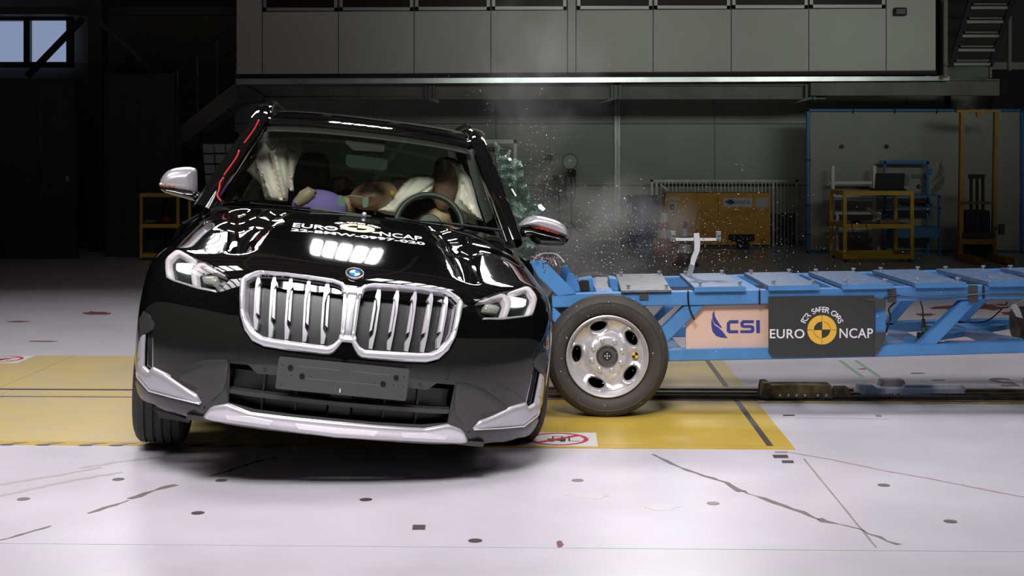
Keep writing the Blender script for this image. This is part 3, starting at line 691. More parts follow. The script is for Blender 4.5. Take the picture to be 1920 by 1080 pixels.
panel('bumper_lip', c6([(75, 120), (110, 70), (135, 40), (250, 185), (600, 275), (835, 335), (870, 400), (930, 380), (828, 503), (600, 476), (350, 422), (130, 345), (90, 250)]), off=.004, th=.012, sp=5, m=m_dkp, dome=.008, dw=.04)
panel('bumper_lip', c6([(830, 503), (930, 385), (1000, 360), (1130, 335), (1105, 150), (1120, 30), (1085, 180), (960, 330), (830, 420)]), off=.002, th=.01, sp=5, m=m_dkp)
SK = [(377.5, 783.5), (395, 764), (402, 760.5), (428.3, 755.8), (470, 772), (500, 776), (560, 783), (642, 791), (642, 819), (560, 809), (448, 794)]
sk = panel('silver_skid_plate', SK, off=.006, th=.02, sp=5, m=m_chr, dome=.014, dw=.03)
panel('skid_glint_bar', c6([(1118, 450), (1380, 462), (1640, 512), (1605, 545), (1140, 482)]), off=.0225, th=.004, sp=5, m=mat('glint_white_silver', (.9, .88, .9), rough=.25, metal=.5))  # raised pale bars painting the reflected light on the skid plate
panel('skid_glint_bar', [(556, 790), (642, 799.5), (642, 807), (562, 798)], off=.0225, th=.004, sp=5, m=MATS['glint_white_silver'])
# lower intake: backing, shutters, ribs, cross slat
def hx(x, z):
    r = BV.ray_cast(Vector((x, -1, z)), Vector((0, 1, 0))); return np.array(r[0])
bk = [(-.46, .27), (.46, .27), (.46, .44), (-.46, .44)]
xz([(-.48, .24), (.48, .24), (.48, .45), (-.48, .45)], -.09, .01, 'intake_backing', m_blk, sp=.04)
for z0, z1 in ((.262, .335), (.355, .425)):
    for x0, x1 in ((-.46, -.33), (-.32, -.19), (-.18, -.055), (.055, .18), (.19, .32), (.33, .46)):
        xz([(x0, z0), (x1, z0), (x1, z1), (x0, z1)], -.055, .008, 'intake_shutter', m_grid, sp=.03)
xz([(-.045, .25), (.045, .25), (.045, .43), (-.045, .43)], -.04, .02, 'intake_centre_post', m_grid, sp=.03)
xz([(-.47, .336), (-.40, .334), (0, .332), (.40, .334), (.47, .336), (.47, .352), (.3, .352), (0, .35), (-.3, .352), (-.47, .352)], -.005, .05, 'intake_cross_slat', m_dkp, sp=.02)
for x in (-.325, -.185, .185, .325): xz([(x-.004, .25), (x+.004, .25), (x+.004, .43), (x-.004, .43)], -.035, .02, 'intake_rib', m_grid, sp=.03)
# number plate holder
pc = hx(0, .457); a = math.radians(2)
def rrect(w_, h, r, n=5):
    o = []
    for cx, cz, t in ((w_-r, h-r, 0), (-w_+r, h-r, 90), (-w_+r, -h+r, 180), (w_-r, -h+r, 270)):
        for k in range(n): q = math.radians(t+90*k/(n-1)); o.append((cx+r*math.cos(q), cz+r*math.sin(q)))
    return o
ph = mobj('number_plate_holder', prism([(x, -.038, .457+z) for x, z in rrect(.267, .066, .01)], (0, .012, 0)), mat('holder_grey', (.055, .058, .058), rough=.45), car, bevel=.002)
for x, z in ((-.215, .027), (-.165, -.003), (.165, -.003), (.215, .027)): mobj('screw_cap', lathe([(.011, 0), (.011, .004), (.008, .004), (.007, .001), (.004, .001), (.003, .003)], (x, -.038, .457+z), (0, -1, 0), 16), m_bp, ph, smooth=True)
for x, z in ((-.247, .034), (-.247, -.005), (-.247, -.045), (-.208, -.005), (-.13, -.002), (.13, -.002), (.208, -.005), (.247, .034), (.247, -.005), (.247, -.045)):
    mobj('screw_hole', lathe([(.003, 0), (.003, .001)], (x, -.038, .457+z), (0, -1, 0), 8), m_blk, ph)
for x0, x1, z in ((-.185, -.02, .034), (.03, .19, .034), (-.15, .15, -.012)): mobj('moulded_line', bx(x0, x1, -.0388, -.038, .457+z, .459+z), mat('holder_line', (.13, .13, .13), rough=.4), ph)
mobj('white_mark', bx(-.008, -.004, -.0395, -.038, .402, .418), mwh, ph)
mobj('plate_bracket', bx(-.2, .2, -.026, .02, .43, .48), m_bp, ph)
panel('parking_sensor_panel', c4([(1010, 640), (1270, 655), (1255, 735), (1090, 722), (1060, 695)]), off=.001, th=.01, sp=6, m=m_dkp)
panel('parking_sensor', rsm(c4([(1145, 672), (1170, 672), (1170, 705), (1145, 705)]), 2), off=.004, th=.004, sp=4, m=m_chk)
# --- lettering on the hood
def on_hood(vf, cx, cy, lift=.002):
    v = []
    for p in vf[0]:
        r = BV.ray_cast(Vector((cx+p[0], cy+p[1], 2)), Vector((0, 0, -1))); v.append(np.array(r[0])+[0, 0, lift+p[2]])
    return v, vf[1]
m_dec = mat('white_decal', (.85, .83, .86), rough=.35); m_yd = mat('yellow_decal', (.75, .48, .09), rough=.35)
def textfit(s, width, height, bold=.0, sp=1.0):
    v, f = text2d(s, 1.0, align='CENTER', bold=bold, sp=sp); A = np.array(v); lo, hi = A.min(0), A.max(0)
    return [np.array([(p[0]-(lo[0]+hi[0])/2)*width/(hi[0]-lo[0]), (p[1]-lo[1])*height/(hi[1]-lo[1]), 0]) for p in v], f
hc = hit(670, 428)[0]
def hp(px, py): p = hit(px, py)[0]; return p[0], p[1]
a0, a1 = hp(548, 427), hp(632, 436); b0, b1 = hp(712, 444), hp(792, 454)
mobj('hood_lettering', on_hood(textfit('EURO', abs(a1[0]-a0[0]), .085, .015), (a0[0]+a1[0])/2, (a0[1]+a1[1])/2+.015), m_dec, car, label='white lettering on the hood')
mobj('hood_lettering', on_hood(textfit('NCAP', abs(b1[0]-b0[0]), .085, .015), (b0[0]+b1[0])/2, (b0[1]+b1[1])/2+.015), m_dec, car, label='white lettering on the hood')
a0, a1 = hp(545, 434), hp(797, 463)
mobj('hood_lettering', on_hood(textfit('22-BMW-0997-020', abs(a1[0]-a0[0]), .05, .025), (a0[0]+a1[0])/2, (a0[1]+a1[1])/2+.012), m_dec, car, label='white test number on the hood')
def roundel(R, arcR, th, base_fn, par, mat_y, mat_w, mat_k, hgt, sx=1.0, arc=(150, 30)):
    # crash-test disc: yellow ring split in quarters, alternate quarters filled inside
    def pt(r, t): return (r*math.cos(t)*sx, r*math.sin(t))
    def sector(r0, r1, t0, t1, n=10):
        a = np.linspace(t0, t1, n); o = [pt(r1, q) for q in a]; i_ = [pt(r0, q) for q in a[::-1]] if r0 > 1e-6 else [(0, 0)]
        return o+i_
    Q = math.pi/2; g = .03; L = []
    for k in range(4):
        L.append(base_fn(sector(R*.56, R, k*Q+g*.6, (k+1)*Q-g*.6, 14), th))
        if k in (0, 2): L.append(base_fn([(p[0]+R*.02*(1 if k == 0 else -1), p[1]+R*.02*(1 if k == 0 else -1)) for p in sector(0, R*.56, k*Q, (k+1)*Q)], th))
    mobj('roundel', join(*L), mat_y, par)
def flat_hood(poly, th):
    vf = cdt([(p[0], p[1]) for p in poly], (), .02); v, f = on_hood(([np.array([p[0], p[1], 0]) for p in vf[0]], vf[1]), hc[0], hc[1], .0015); return v, f
Rr = abs(hp(703, 432)[0]-hp(637, 424)[0])/2
roundel(Rr, 0, .001, flat_hood, car, m_yd, m_dec, m_blk, 0)
def arc_text(s, R, h, t0, t1, bold=.02):
    L = []; n = len(s)
    for i, c in enumerate(s):
        if c == ' ': continue
        t = math.radians(t0+(t1-t0)*(i+.5)/n); v, f = text2d(c, h*1.35, align='CENTER', bold=bold*h)
        ph_ = t-math.pi/2; ca, sa = math.cos(ph_), math.sin(ph_)
        L.append(([np.array([R*math.cos(t)+p[0]*ca-p[1]*sa, R*math.sin(t)+p[0]*sa+p[1]*ca, 0]) for p in v], f))
    return join(*L)
mobj('hood_lettering', on_hood(arc_text('FOR SAFER CARS', Rr*1.15, Rr*.36, 155, 25, .03), hc[0], hc[1]), m_dec, car, label='white lettering in an arc on the hood')
# --- greenhouse, roof, flanks
def grid_surf(rows_, nu=24, nv=24, mirror_rows=True):
    R0 = np.array(rows_, float)
    if mirror_rows:
        L0 = R0[:, ::-1].copy(); L0[:, :, 0] *= -1; R0 = np.concatenate([L0[:, :-1], R0], 1)
    u = np.linspace(0, R0.shape[1]-1, nu); v = np.linspace(0, R0.shape[0]-1, nv)
    A = bspl(R0, v); A = bspl(np.swapaxes(A, 0, 1).copy(), u); A = np.swapaxes(A, 0, 1)   # nv x nu x 3
    P = A.reshape(-1, 3); f = [(i*nu+j, i*nu+j+1, (i+1)*nu+j+1, (i+1)*nu+j) for i in range(nv-1) for j in range(nu-1)]
    return list(P), f
def vnorm(P, F_):
    P = np.array(P); N = np.zeros_like(P)
    for q in F_:
        n = np.cross(P[q[1]]-P[q[0]], P[q[2]]-P[q[0]])
        for i in q: N[i] += n
    return N/(np.linalg.norm(N, axis=1)[:, None]+1e-9)
def thick(vf, th, out=(0, 0, 1)):
    N = vnorm(*vf); 
    if np.median(N@np.array(out, float)) < 0: N = -N
    return shell(vf[0], vf[1], N, th)
# windshield
WB = [(0, 1.22, 1.075), (.30, 1.235, 1.073), (.55, 1.30, 1.066), (.70, 1.385, 1.055)]
WT = [(0, 1.97, 1.50), (.25, 1.98, 1.497), (.45, 2.0, 1.485), (.55, 2.03, 1.472)]
def lerp(a, b, t, bulge=0): return [tuple(np.array(p)*(1-t)+np.array(q)*t+np.array([0, -.035*bulge*4*t*(1-t), .03*bulge*4*t*(1-t)])) for p, q in zip(a, b)]
ws = thick(grid_surf([lerp(WB, WT, t, 1) for t in (0, .25, .5, .75, 1)], 33, 17), .005, (0, -.6, .8))
mobj('windshield', ws, glass_mat('windshield_glass', (.90, .94, .89)), car, smooth=True)
fr = thick(grid_surf([lerp(WB, WT, t, 1) for t in (.90, .95, 1.0)], 33, 4), .004, (0, -.6, .8))
mobj('windshield_shade_band', ([p+[0, .006, -.004] for p in fr[0]], fr[1]), m_blk, car, smooth=True)
# cowl panel below the glass, wipers
cw = thick(grid_surf([[(0, 1.16, 1.062), (.3, 1.175, 1.06), (.6, 1.28, 1.045), (.78, 1.42, 1.01)], [(0, 1.25, 1.068), (.3, 1.265, 1.066), (.6, 1.36, 1.05), (.76, 1.47, 1.02)]], 25, 4), .02)
mobj('cowl_panel', cw, m_bp, car, smooth=True)
for x0 in (-.55, .12):
    pts = [(x0, 1.20+abs(x0)*.13, 1.068), (x0+.3, 1.19+abs(x0+.3)*.06, 1.078), (x0+.6, 1.22+abs(x0+.6)*.12, 1.068)]
    wp = mobj('wiper', tube(pts, .008, 6), m_bp, car, smooth=True)
# roof
RF = [[(0, 1.965, 1.505), (.25, 1.975, 1.502), (.45, 1.995, 1.490), (.555, 2.03, 1.475)],
      [(0, 2.02, 1.530), (.25, 2.03, 1.527), (.46, 2.05, 1.516), (.575, 2.09, 1.500)],
      [(0, 2.15, 1.560), (.25, 2.16, 1.557), (.47, 2.18, 1.548), (.59, 2.20, 1.53)],
      [(0, 2.5, 1.595), (.26, 2.5, 1.593), (.48, 2.5, 1.585), (.61, 2.5, 1.562)],
      [(0, 3.1, 1.605), (.26, 3.1, 1.603), (.48, 3.1, 1.595), (.615, 3.1, 1.57)],
      [(0, 3.8, 1.575), (.26, 3.8, 1.573), (.46, 3.8, 1.565), (.60, 3.8, 1.54)],
      [(0, 4.15, 1.53), (.26, 4.15, 1.528), (.46, 4.14, 1.52), (.58, 4.1, 1.50)]]
mobj('roof', thick(grid_surf(RF, 33, 37), .02), m_paint, car, smooth=True)
for s in (-1, 1):
    # A pillar + roof side rail in one sweep
    pth = [(.80, 1.42, 1.00), (.765, 1.52, 1.09), (.715, 1.68, 1.22), (.665, 1.85, 1.35), (.622, 2.0, 1.455), (.607, 2.12, 1.515), (.618, 2.35, 1.552), (.632, 2.7, 1.572), (.635, 3.1, 1.575), (.625, 3.6, 1.555), (.60, 4.1, 1.49)]
    P = bspl(np.array(pth), np.linspace(0, len(pth)-1, 50)); P[:, 0] *= s
    v = []; f = []
    for i, p in enumerate(P):
        d = P[min(i+1, 49)]-P[max(i-1, 0)]; d /= np.linalg.norm(d); u = np.array([1., 0, 0])*s; u = u-d*(d@u); u /= np.linalg.norm(u); w_ = np.cross(d, u)*s
        a_, b_ = .048, .034
        for k in range(12):
            t = 2*math.pi*k/12; v.append(p+u*math.copysign(abs(math.cos(t))**.7, math.cos(t))*a_+w_*math.copysign(abs(math.sin(t))**.7, math.sin(t))*b_)
        if i: f += [((i-1)*12+k, (i-1)*12+(k+1) % 12, i*12+(k+1) % 12, i*12+k) for k in range(12)]
    f += [tuple(range(12))[::-1], tuple(range(49*12, 50*12))]
    mobj('roof_pillar', (v, f), m_paint, car, smooth=True)
    # roof rail
    rr = [(.575, 2.22, 1.535), (.575, 2.30, 1.585), (.585, 2.6, 1.615), (.59, 3.2, 1.62), (.58, 3.7, 1.60), (.57, 3.95, 1.56)]
    P = bspl(np.array(rr), np.linspace(0, 5, 24)); P[:, 0] *= s
    mobj('roof_rail', tube(P, .013, 8), m_paint, car, smooth=True)
# flanks
def zb(y):                               # lower edge: sill with the rear wheel arch
    r = .40; cy, cz = 3.55, .34
    return max(.27, cz+math.sqrt(max(0, r*r-(y-cy)**2))) if abs(y-cy) < r else .27
ys = list(np.linspace(1.38, 3.15, 10))+list(np.linspace(3.16, 3.94, 15))+[4.05, 4.2, 4.32]
for s in (-1, 1):
    v = []; f = []
    for y in ys:
        tp = .93 if y < 4 else .93-.02*(y-4); b = zb(y); tz = .93+.03*min(1, (y-1.38)/1.5); taper = 0 if y < 3.7 else .16*((y-3.7)/.62)**2
        zz = [b, b+(tz-b)*.12, b+(tz-b)*.3, b+(tz-b)*.55, b+(tz-b)*.8, b+(tz-b)*.93, tz]
        xx = [.885, .915, .925, .932, .926, .912, .885]
        if s > 0: dent = .09*math.exp(-((y-2.5)/.55)**2)
        else: dent = 0
        v += [np.array([s*(x-taper-dent*(1 if z < .9 else .6)), y, z]) for x, z in zip(xx, zz)]
    n = 7; f = [(i*n+j, i*n+j+1, (i+1)*n+j+1, (i+1)*n+j) for i in range(len(ys)-1) for j in range(n-1)]
    mobj('body_side', thick((v, f), .02, (s, 0, 0)), m_paint, car, smooth=True)
    mobj('sill_trim', join(*[box((s*.885, 1.55+.2*k+.1, .25), (.05, .2, .09)) for k in range(8)]), m_dkp, car)
    # wheel arch liners/mouldings
    for cy in (.86, 3.55):
        pts = [(s*.905, cy+.44*math.cos(t), .33+.44*math.sin(t)) for t in np.linspace(-.15 if cy > 1 else -.1, math.pi+(.1 if cy > 1 else -.75), 26)]
        mobj('arch_moulding', tube(pts, .020, 6), m_dkp, car, smooth=True)
        lin = [(s*.9, cy+.42*math.cos(t), .33+.42*math.sin(t)) for t in np.linspace(-.1, math.pi+.1, 20)]
        vv = []; 
        for p in lin: vv += [np.array(p), np.array([p[0]-s*.32, p[1], p[2]])]
        mobj('arch_liner', thick((vv, [(2*i, 2*i+1, 2*i+3, 2*i+2) for i in range(19)]), .01), m_blk, car, smooth=True)
# side glass: the far flank (left in the photo) intact, pillars between
def side_pt(s, y, z): t = (z-.96)/.56; return np.array([s*(.885-.26*t), y, z])
for s in (-1, 1):
    segs = [((1.62, 1.0), (2.02, 1.42), (2.42, 1.52), (2.42, .975))] if s < 0 else []
    segs += [((2.52, .975), (2.52, 1.53), (3.35, 1.53), (3.35, .98)), ((3.45, .98), (3.45, 1.52), (3.98, 1.44), (4.12, .99))]
    for q in segs: mobj('side_window', thick(([side_pt(s, *p) for p in q], [(0, 1, 2, 3)]), .004, (s, 0, 0)), glass_mat('side_glass', (.22, .25, .24)), car)
    for y in (2.47, 3.40): mobj('door_pillar', prism([side_pt(s, y-.05, .95), side_pt(s, y+.05, .95), side_pt(s, y+.05, 1.54), side_pt(s, y-.05, 1.54)], (-s*.04, 0, 0)), m_bp, car)
    mobj('rear_pillar', prism([side_pt(s, 4.08, .95), side_pt(s, 4.32, .95), side_pt(s, 4.16, 1.50), side_pt(s, 3.94, 1.50)], (-s*.05, 0, 0)), m_paint, car)
mobj('tailgate', prism([(-.82, 4.38, .30), (.82, 4.38, .30), (.84, 4.42, .95), (-.84, 4.42, .95)], (0, -.06, 0)), m_paint, car, bevel=.02)
mobj('rear_window', prism([(-.70, 4.40, .97), (.70, 4.40, .97), (.56, 4.18, 1.49), (-.56, 4.18, 1.49)], (0, -.008, 0)), glass_mat('rear_glass', (.55, .62, .57)), car)
mobj('underbody', join(bx(-.80, .80, .42, 1.3, .24, .34), bx(-.84, .84, 1.30, 3.1, .22, .42), bx(-.7, .7, 3.1, 4.35, .25, .45)), m_blk, car)
mobj('under_shield', prism([(-.62, .13, .20), (.62, .13, .20), (.68, .5, .18), (-.68, .5, .18)], (0, 0, .02)), m_dkp, car)
mobj('firewall', bx(-.78, .78, 1.30, 1.34, .34, .98), m_blk, car)
# wheels of the car
def car_wheel(c, axis, steer=0, droop=True):
    c = np.array(c, float); e = Thing('wheel', None, None, (0, 0, 0)); e = e.e; e.parent = car
    for k in list(e.keys()): del e[k]
    R, wd = .345, .235; s = 1 if axis[0] > 0 else -1; ax = np.array(axis, float)
    pr = [(.235, -wd*.46), (.26, -wd*.5), (.30, -wd*.52), (R-.02, -wd*.47), (R-.004, -wd*.40)]
    for g0 in (-.06, -.02, .02, .06): pr += [(R, g0-.006), (R-.009, g0-.0035), (R-.009, g0+.0035), (R, g0+.006)]
    pr += [(R-.004, wd*.40), (R-.02, wd*.47), (.30, wd*.52), (.26, wd*.5), (.235, wd*.46)]
    mobj('tyre', lathe(pr, c, ax, 56, closed=True), m_rub, e, smooth=True, sharp=35)
    mobj('rim', lathe([(.238, -wd*.44), (.22, -wd*.42), (.215, 0), (.22, wd*.42), (.238, wd*.44), (.225, wd*.45), (.205, wd*.35), (.205, -wd*.35), (.225, -wd*.45)], c, ax, 40, closed=True), m_sat, e, smooth=True)
    L = []
    u, w_ = frame_of(ax)
    for k in range(5):
        t = 2*math.pi*k/5; d = u*math.cos(t)+w_*math.sin(t); q = np.cross(ax, d)
        a, b = c+ax*wd*.36*1+d*.04, c+ax*wd*.42+d*.22
        L.append(prism([a-q*.03, b-q*.022, b+q*.022, a+q*.03], -ax*.03))
    mobj('spokes', join(*L), m_dkst2, e)
    mobj('brake_disc', lathe([(.02, -.02), (.15, -.02), (.15, .0), (.02, .0)], c, ax, 32), m_dkst2, e, smooth=True)
    mobj('hub', lathe([(.0, wd*.40), (.05, wd*.40), (.05, wd*.1), (.0, wd*.1)], c, ax, 20), m_dkst2, e)
    return e
m_dkst2 = mat('brake_steel', (.10, .095, .09), rough=.4, metal=.7)
def car_loc(px, py, Y): return w2l(W(px, py, Y))
cl = w2l(np.array([W(309, 800, 6.68)[0], 6.72, .345+.02])); crr = w2l(np.array([W(966, 800, 6.85)[0], 6.88, .345]))
tl = RC.T@np.array([-.985, -.14, .06]); tr = RC.T@np.array([.99, .13, -.05])
tl /= np.linalg.norm(tl); tr /= np.linalg.norm(tr)
car_wheel(cl, tl); car_wheel(crr, tr)
for s in (-1, 1):
    cw_ = np.array([s*.80, 3.55, .33]); wz = (TC+RC@cw_)[2]; cw_ = cw_+RC.T@np.array([0, 0, .345-wz]) if wz < .345+.12 else cw_
    car_wheel(cw_, (s, 0, 0))
mobj('suspension_arm', join(bar((cl+np.array([.1, 0, -.12])), (-.45, .9, .25), .05, .04), bar(cl+np.array([.05, 0, .0]), (-.35, .86, .3), .04, .04)), m_dkst2, car)
mobj('lower_guard', prism([np.array(LY(x, y, .62)) for x, y in c6([(235, 390), (320, 425), (345, 500), (600, 540), (690, 560), (700, 520), (500, 465)])], (0, .02, 0)), m_dkp, car)
# --- door mirrors
def mirror_body(pts, y, dep, m_top, m_low, split, name_lab):
    pass
def blob(poly, y, dep, sp, m, name, par, f_=1.0, cut=None):
    # a rounded shell: outline at local depth y, bulging towards the camera by dep and closed behind
    V, T = cdt(poly, (), sp); d = edge_dist(V, resamp(poly, sp)); dm = max(d.max(), 1e-6)
    k = np.clip(d/dm, 0, 1); o = np.sqrt(np.maximum(0, 1-(1-np.minimum(k*1.25, 1))**2))
    P = [LY(*q, y) for q in V]; oo, dd = lray(*np.mean(V, 0)); dd = dd/np.linalg.norm(dd)
    fr = [p+np.array([0, -1, 0])*h*dep for p, h in zip(P, o)]; bkp = [p+np.array([0, 1, 0])*(.25*dep*h+.012) for p, h in zip(P, o)]
    n = len(P); cnt = {}
    for t in T:
        for i in range(3):
            e = (t[i], t[(i+1) % 3]); kk = tuple(sorted(e)); cnt[kk] = None if kk in cnt else e
    f = list(T)+[tuple(i+n for i in t[::-1]) for t in T]+[(e[1], e[0], e[0]+n, e[1]+n) for e in cnt.values() if e]
    return mobj(name, (fr+bkp, f), m, par, smooth=True, sharp=60)
def cm(p): return cr(280, 300, 10.8, p)
def cn(p): return cr(940, 250, 4.32, p)
ml = blob(rsm(cm([(205, 470), (260, 340), (350, 230), (480, 170), (700, 140), (870, 145), (940, 175), (970, 240), (975, 640), (930, 690), (800, 680), (500, 640), (300, 640), (215, 560)])), 1.60, .10, 2.4, m_sat, 'door_mirror', car)
blob(cm([(205, 505), (540, 560), (700, 600), (935, 622), (985, 690), (1100, 700), (1000, 845), (940, 840), (600, 745), (330, 670), (240, 610)]), 1.575, .07, 2.4, m_paint, 'mirror_foot', ml)
blob(cm([(203, 465), (240, 455), (550, 540), (545, 565), (205, 510)]), 1.52, .03, 2, mat('indicator_amber', (.35, .09, .03), rough=.2), 'turn_indicator', ml)
mobj('mirror_arm', tube([LY(365, 362, 1.60), LY(395, 372, 1.56)], .02, 8), m_bp, ml)
mr_ = blob(rsm(cn([(130, 755), (160, 715), (210, 680), (260, 665), (330, 672), (420, 695), (490, 725), (528, 765), (540, 820), (530, 850), (470, 830), (360, 790), (240, 757)])), 1.62, .09, 2.4, m_sat, 'door_mirror', car)
blob(cn([(130, 758), (240, 757), (360, 790), (470, 815), (530, 848), (548, 850), (535, 890), (500, 915), (400, 917), (290, 912), (230, 870), (220, 850), (115, 850), (105, 820), (140, 800)]), 1.60, .07, 2.4, m_paint, 'mirror_foot', mr_)
blob(cn([(240, 757), (330, 765), (470, 812), (460, 822), (330, 785)]), 1.555, .02, 2, mat('indicator_red', (.6, .10, .06), rough=.2), 'turn_indicator', mr_)
mobj('mirror_arm', tube([LY(962, 438, 1.58), LY(1000, 443, 1.60)], .02, 8), m_bp, mr_)
# --- red wire taped up the pillar (left in the photo)
m_wire = mat('red_wire', (.50, .02, .03), rough=.4)
def cw5(p): return cr(380, 190, 5.14, p)
for seg in ([(540, 180), (520, 230), (470, 310), (400, 400)], [(350, 475), (335, 530), (270, 620), (205, 710)], [(200, 735), (170, 775), (160, 810), (165, 850), (125, 910), (180, 960)]):
    P = []
    for q in cw5(seg):
        yy = 1.40+(375-q[1])/170*.6; P.append(LY(q[0], q[1], yy-.075))
    P = bspl(np.array(P), np.linspace(0, len(P)-1, 14)); mobj('red_wire', tube(P, .0045, 6), m_wire, car, smooth=True)
# --- cabin
mobj('dashboard', thick(grid_surf([[(0, 1.30, 1.03), (.35, 1.30, 1.03), (.72, 1.42, 1.02)], [(0, 1.55, 1.04), (.35, 1.55, 1.04), (.74, 1.58, 1.03)], [(0, 1.85, 1.0), (.35, 1.84, 1.0), (.76, 1.84, .99)], [(0, 1.92, .85), (.35, 1.9, .85), (.76, 1.9, .85)]], 25, 12), .02), m_cab, car, smooth=True)
mobj('cabin_floor', bx(-.78, .78, 1.34, 4.2, .40, .46), m_cab, car)
mobj('headliner', thick(grid_surf([[(x, y, z-.035) for x, y, z in r] for r in RF], 17, 17), .01), m_cab, car, smooth=True)
def seat(x, y):
    r = rrect; s = mobj('seat', join(prism([(x+a_*.95, y, .52+b_) for a_, b_ in rrect(.25, .07, .05)], (0, -.48, .03))), m_cab, car, bevel=.02)
    bk_ = prism([(x+a_, y+.02, .83+b_) for a_, b_ in rrect(.25, .29, .10)], (0, .14, 0)); v = [p+np.array([0, (p[2]-.54)*.30, 0]) for p in bk_[0]]
    mobj('backrest', (v, bk_[1]), m_cab, s, bevel=.025)
    return s
s1 = seat(-.37, 2.55); s2 = seat(.37, 2.55)
hr = blob(rsm(cw5([(865, 790), (885, 640), (930, 530), (990, 492), (1090, 488), (1180, 505), (1215, 560), (1232, 700), (1225, 800), (1180, 828), (1000, 826), (900, 822)]), 2), 2.62, .09, 4, m_cab, 'headrest', s1)
blob(rsm([(812, 330), (815, 300), (835, 292), (862, 300), (868, 335), (862, 350), (820, 350)], 2), 2.78, .08, 4, m_cab, 'headrest', s2)
rs = mobj('rear_bench', join(prism([(a_, 3.35, .85+b_) for a_, b_ in rrect(.66, .28, .08)], (0, .14, 0)), bx(-.66, .66, 2.9, 3.35, .46, .60)), m_cab, car, bevel=.02)
# steering wheel (right in the photo)
swc = LY(805, 405, 1.92); 
ang = np.array(LY(868, 425, 1.92))-np.array(LY(742, 402, 1.92)); ax_ = np.array([.0, -.93, .36]); ux = ang/np.linalg.norm(ang); ax_ = ax_-ux*(ax_@ux); ax_ /= np.linalg.norm(ax_); uy = np.cross(ux, ax_); uy = uy if uy[2] > 0 else -uy
swc = np.array(LY(805, 425, 1.92)); rr_ = .185
m_sw = mat('wheel_leather', (.025, .03, .027), rough=.45)
swo = mobj('steering_wheel', tube([swc+rr_*(ux*math.cos(t)+uy*math.sin(t)) for t in np.linspace(0, 2*math.pi, 41)[:-1]], .017, 10, closed=True), m_sw, car, smooth=True)
mobj('wheel_hub', lathe([(0, .03), (.06, .025), (.075, 0), (.06, -.03)], swc, -ax_, 20), m_sw, swo, smooth=True)
for t in (0.1, math.pi-.1, -math.pi/2): mobj('wheel_spoke', bar(swc+.05*(ux*math.cos(t)+uy*math.sin(t)), swc+rr_*(ux*math.cos(t)+uy*math.sin(t)), .03, .02), m_sw, swo)
# inner mirror and camera box at the glass
mobj('interior_mirror', prism([LY(x, y, 1.95) for x, y in [(648, 292), (652, 289), (722, 298), (727, 303), (725, 318), (718, 321), (655, 314), (648, 308)]], (0, .03, 0)), mat('mirror_glass', (.03, .04, .037), rough=.2), car, bevel=.004)
mobj('camera_box', prism([LY(x, y, 1.93) for x, y in [(648, 250), (722, 258), (720, 285), (662, 282), (648, 268)]], (0, .05, -.02)), m_cab, car)
m_visor = mat('sun_visor', (.055, .06, .055), rough=.8)
mobj('sun_visor', prism([LY(x, y, 2.02) for x, y in [(470, 262), (500, 245), (560, 240), (640, 246), (655, 254), (640, 262), (520, 258), (490, 270)]], (0, .02, 0)), m_visor, car, bevel=.004)
# --- airbags: thin crumpled cushions
m_bag = mat('airbag_cloth', (.86, .77, .72), rough=.85, noise_=.06, nscale=12)
def cushion(poly, y, dep, sp, m, name, par, folds=(), seed=0, wr=.012, slope=None, lab=None):
    V, T = cdt(poly, (), sp); d = edge_dist(V, resamp(poly, sp)); dm = d.max(); k = np.clip(d/dm*1.6, 0, 1); o = np.sqrt(np.maximum(0, 1-(1-k)**2))
    P = []; Bk = []
    for (x, yy), h, dd in zip(V, o, d):
        yl = y+(slope(x, yy) if slope else 0); p = LY(x, yy, yl)
        n = 0
        for (a, b, amp, wd) in folds:
            a = np.array(a); b = np.array(b); ab = b-a; t = np.clip(((np.array((x, yy))-a)@ab)/(ab@ab), 0, 1); q = np.linalg.norm(np.array((x, yy))-a-t*ab); n += amp*math.exp(-(q/wd)**2)
        n += wr*noise.noise(Vector((p[0]*9+seed, p[2]*4, seed)))
        P.append(p+np.array([0, -1, 0])*(dep*h+n*min(1, dd/4))); Bk.append(p+np.array([0, 1, 0])*(dep*.6*h+.004-n*.3*min(1, dd/4)))
    n = len(P); cnt = {}
    for t in T:
        for i in range(3):
            e = (t[i], t[(i+1) % 3]); kk = tuple(sorted(e)); cnt[kk] = None if kk in cnt else e
    f = list(T)+[tuple(i+n for i in t[::-1]) for t in T]+[(e[1], e[0], e[0]+n, e[1]+n) for e in cnt.values() if e]
    return mobj(name, (P+Bk, f), m, par, smooth=True, sharp=70, label=lab)
A1 = cushion(cw5([(570, 340), (600, 345), (665, 465), (690, 420), (805, 425), (820, 465), (900, 490), (925, 560), (900, 620), (870, 760), (880, 860), (850, 870), (830, 840), (820, 960), (760, 965), (600, 945), (560, 800), (425, 668), (520, 540), (565, 440)]), 2.25, .05, 3.2, m_bag, 'curtain_airbag', car,
   folds=[(cw5([(520, 560)])[0], cw5([(680, 930)])[0], .05, 6), (cw5([(640, 510)])[0], cw5([(760, 930)])[0], -.05, 2.5), (cw5([(700, 500)])[0], cw5([(800, 920)])[0], .035, 4), (cw5([(810, 480)])[0], cw5([(850, 850)])[0], -.05, 2.5), (cw5([(560, 600)])[0], cw5([(600, 800)])[0], -.03, 2)], seed=3, lab='draped cream curtain airbag behind the windscreen')
cushion(cw5([(565, 345), (640, 310), (680, 330), (690, 420), (665, 470), (600, 380)]), 2.22, .02, 3, mat('airbag_shade_cloth', (.30, .30, .27), rough=.8), 'airbag_flap', car, seed=9)
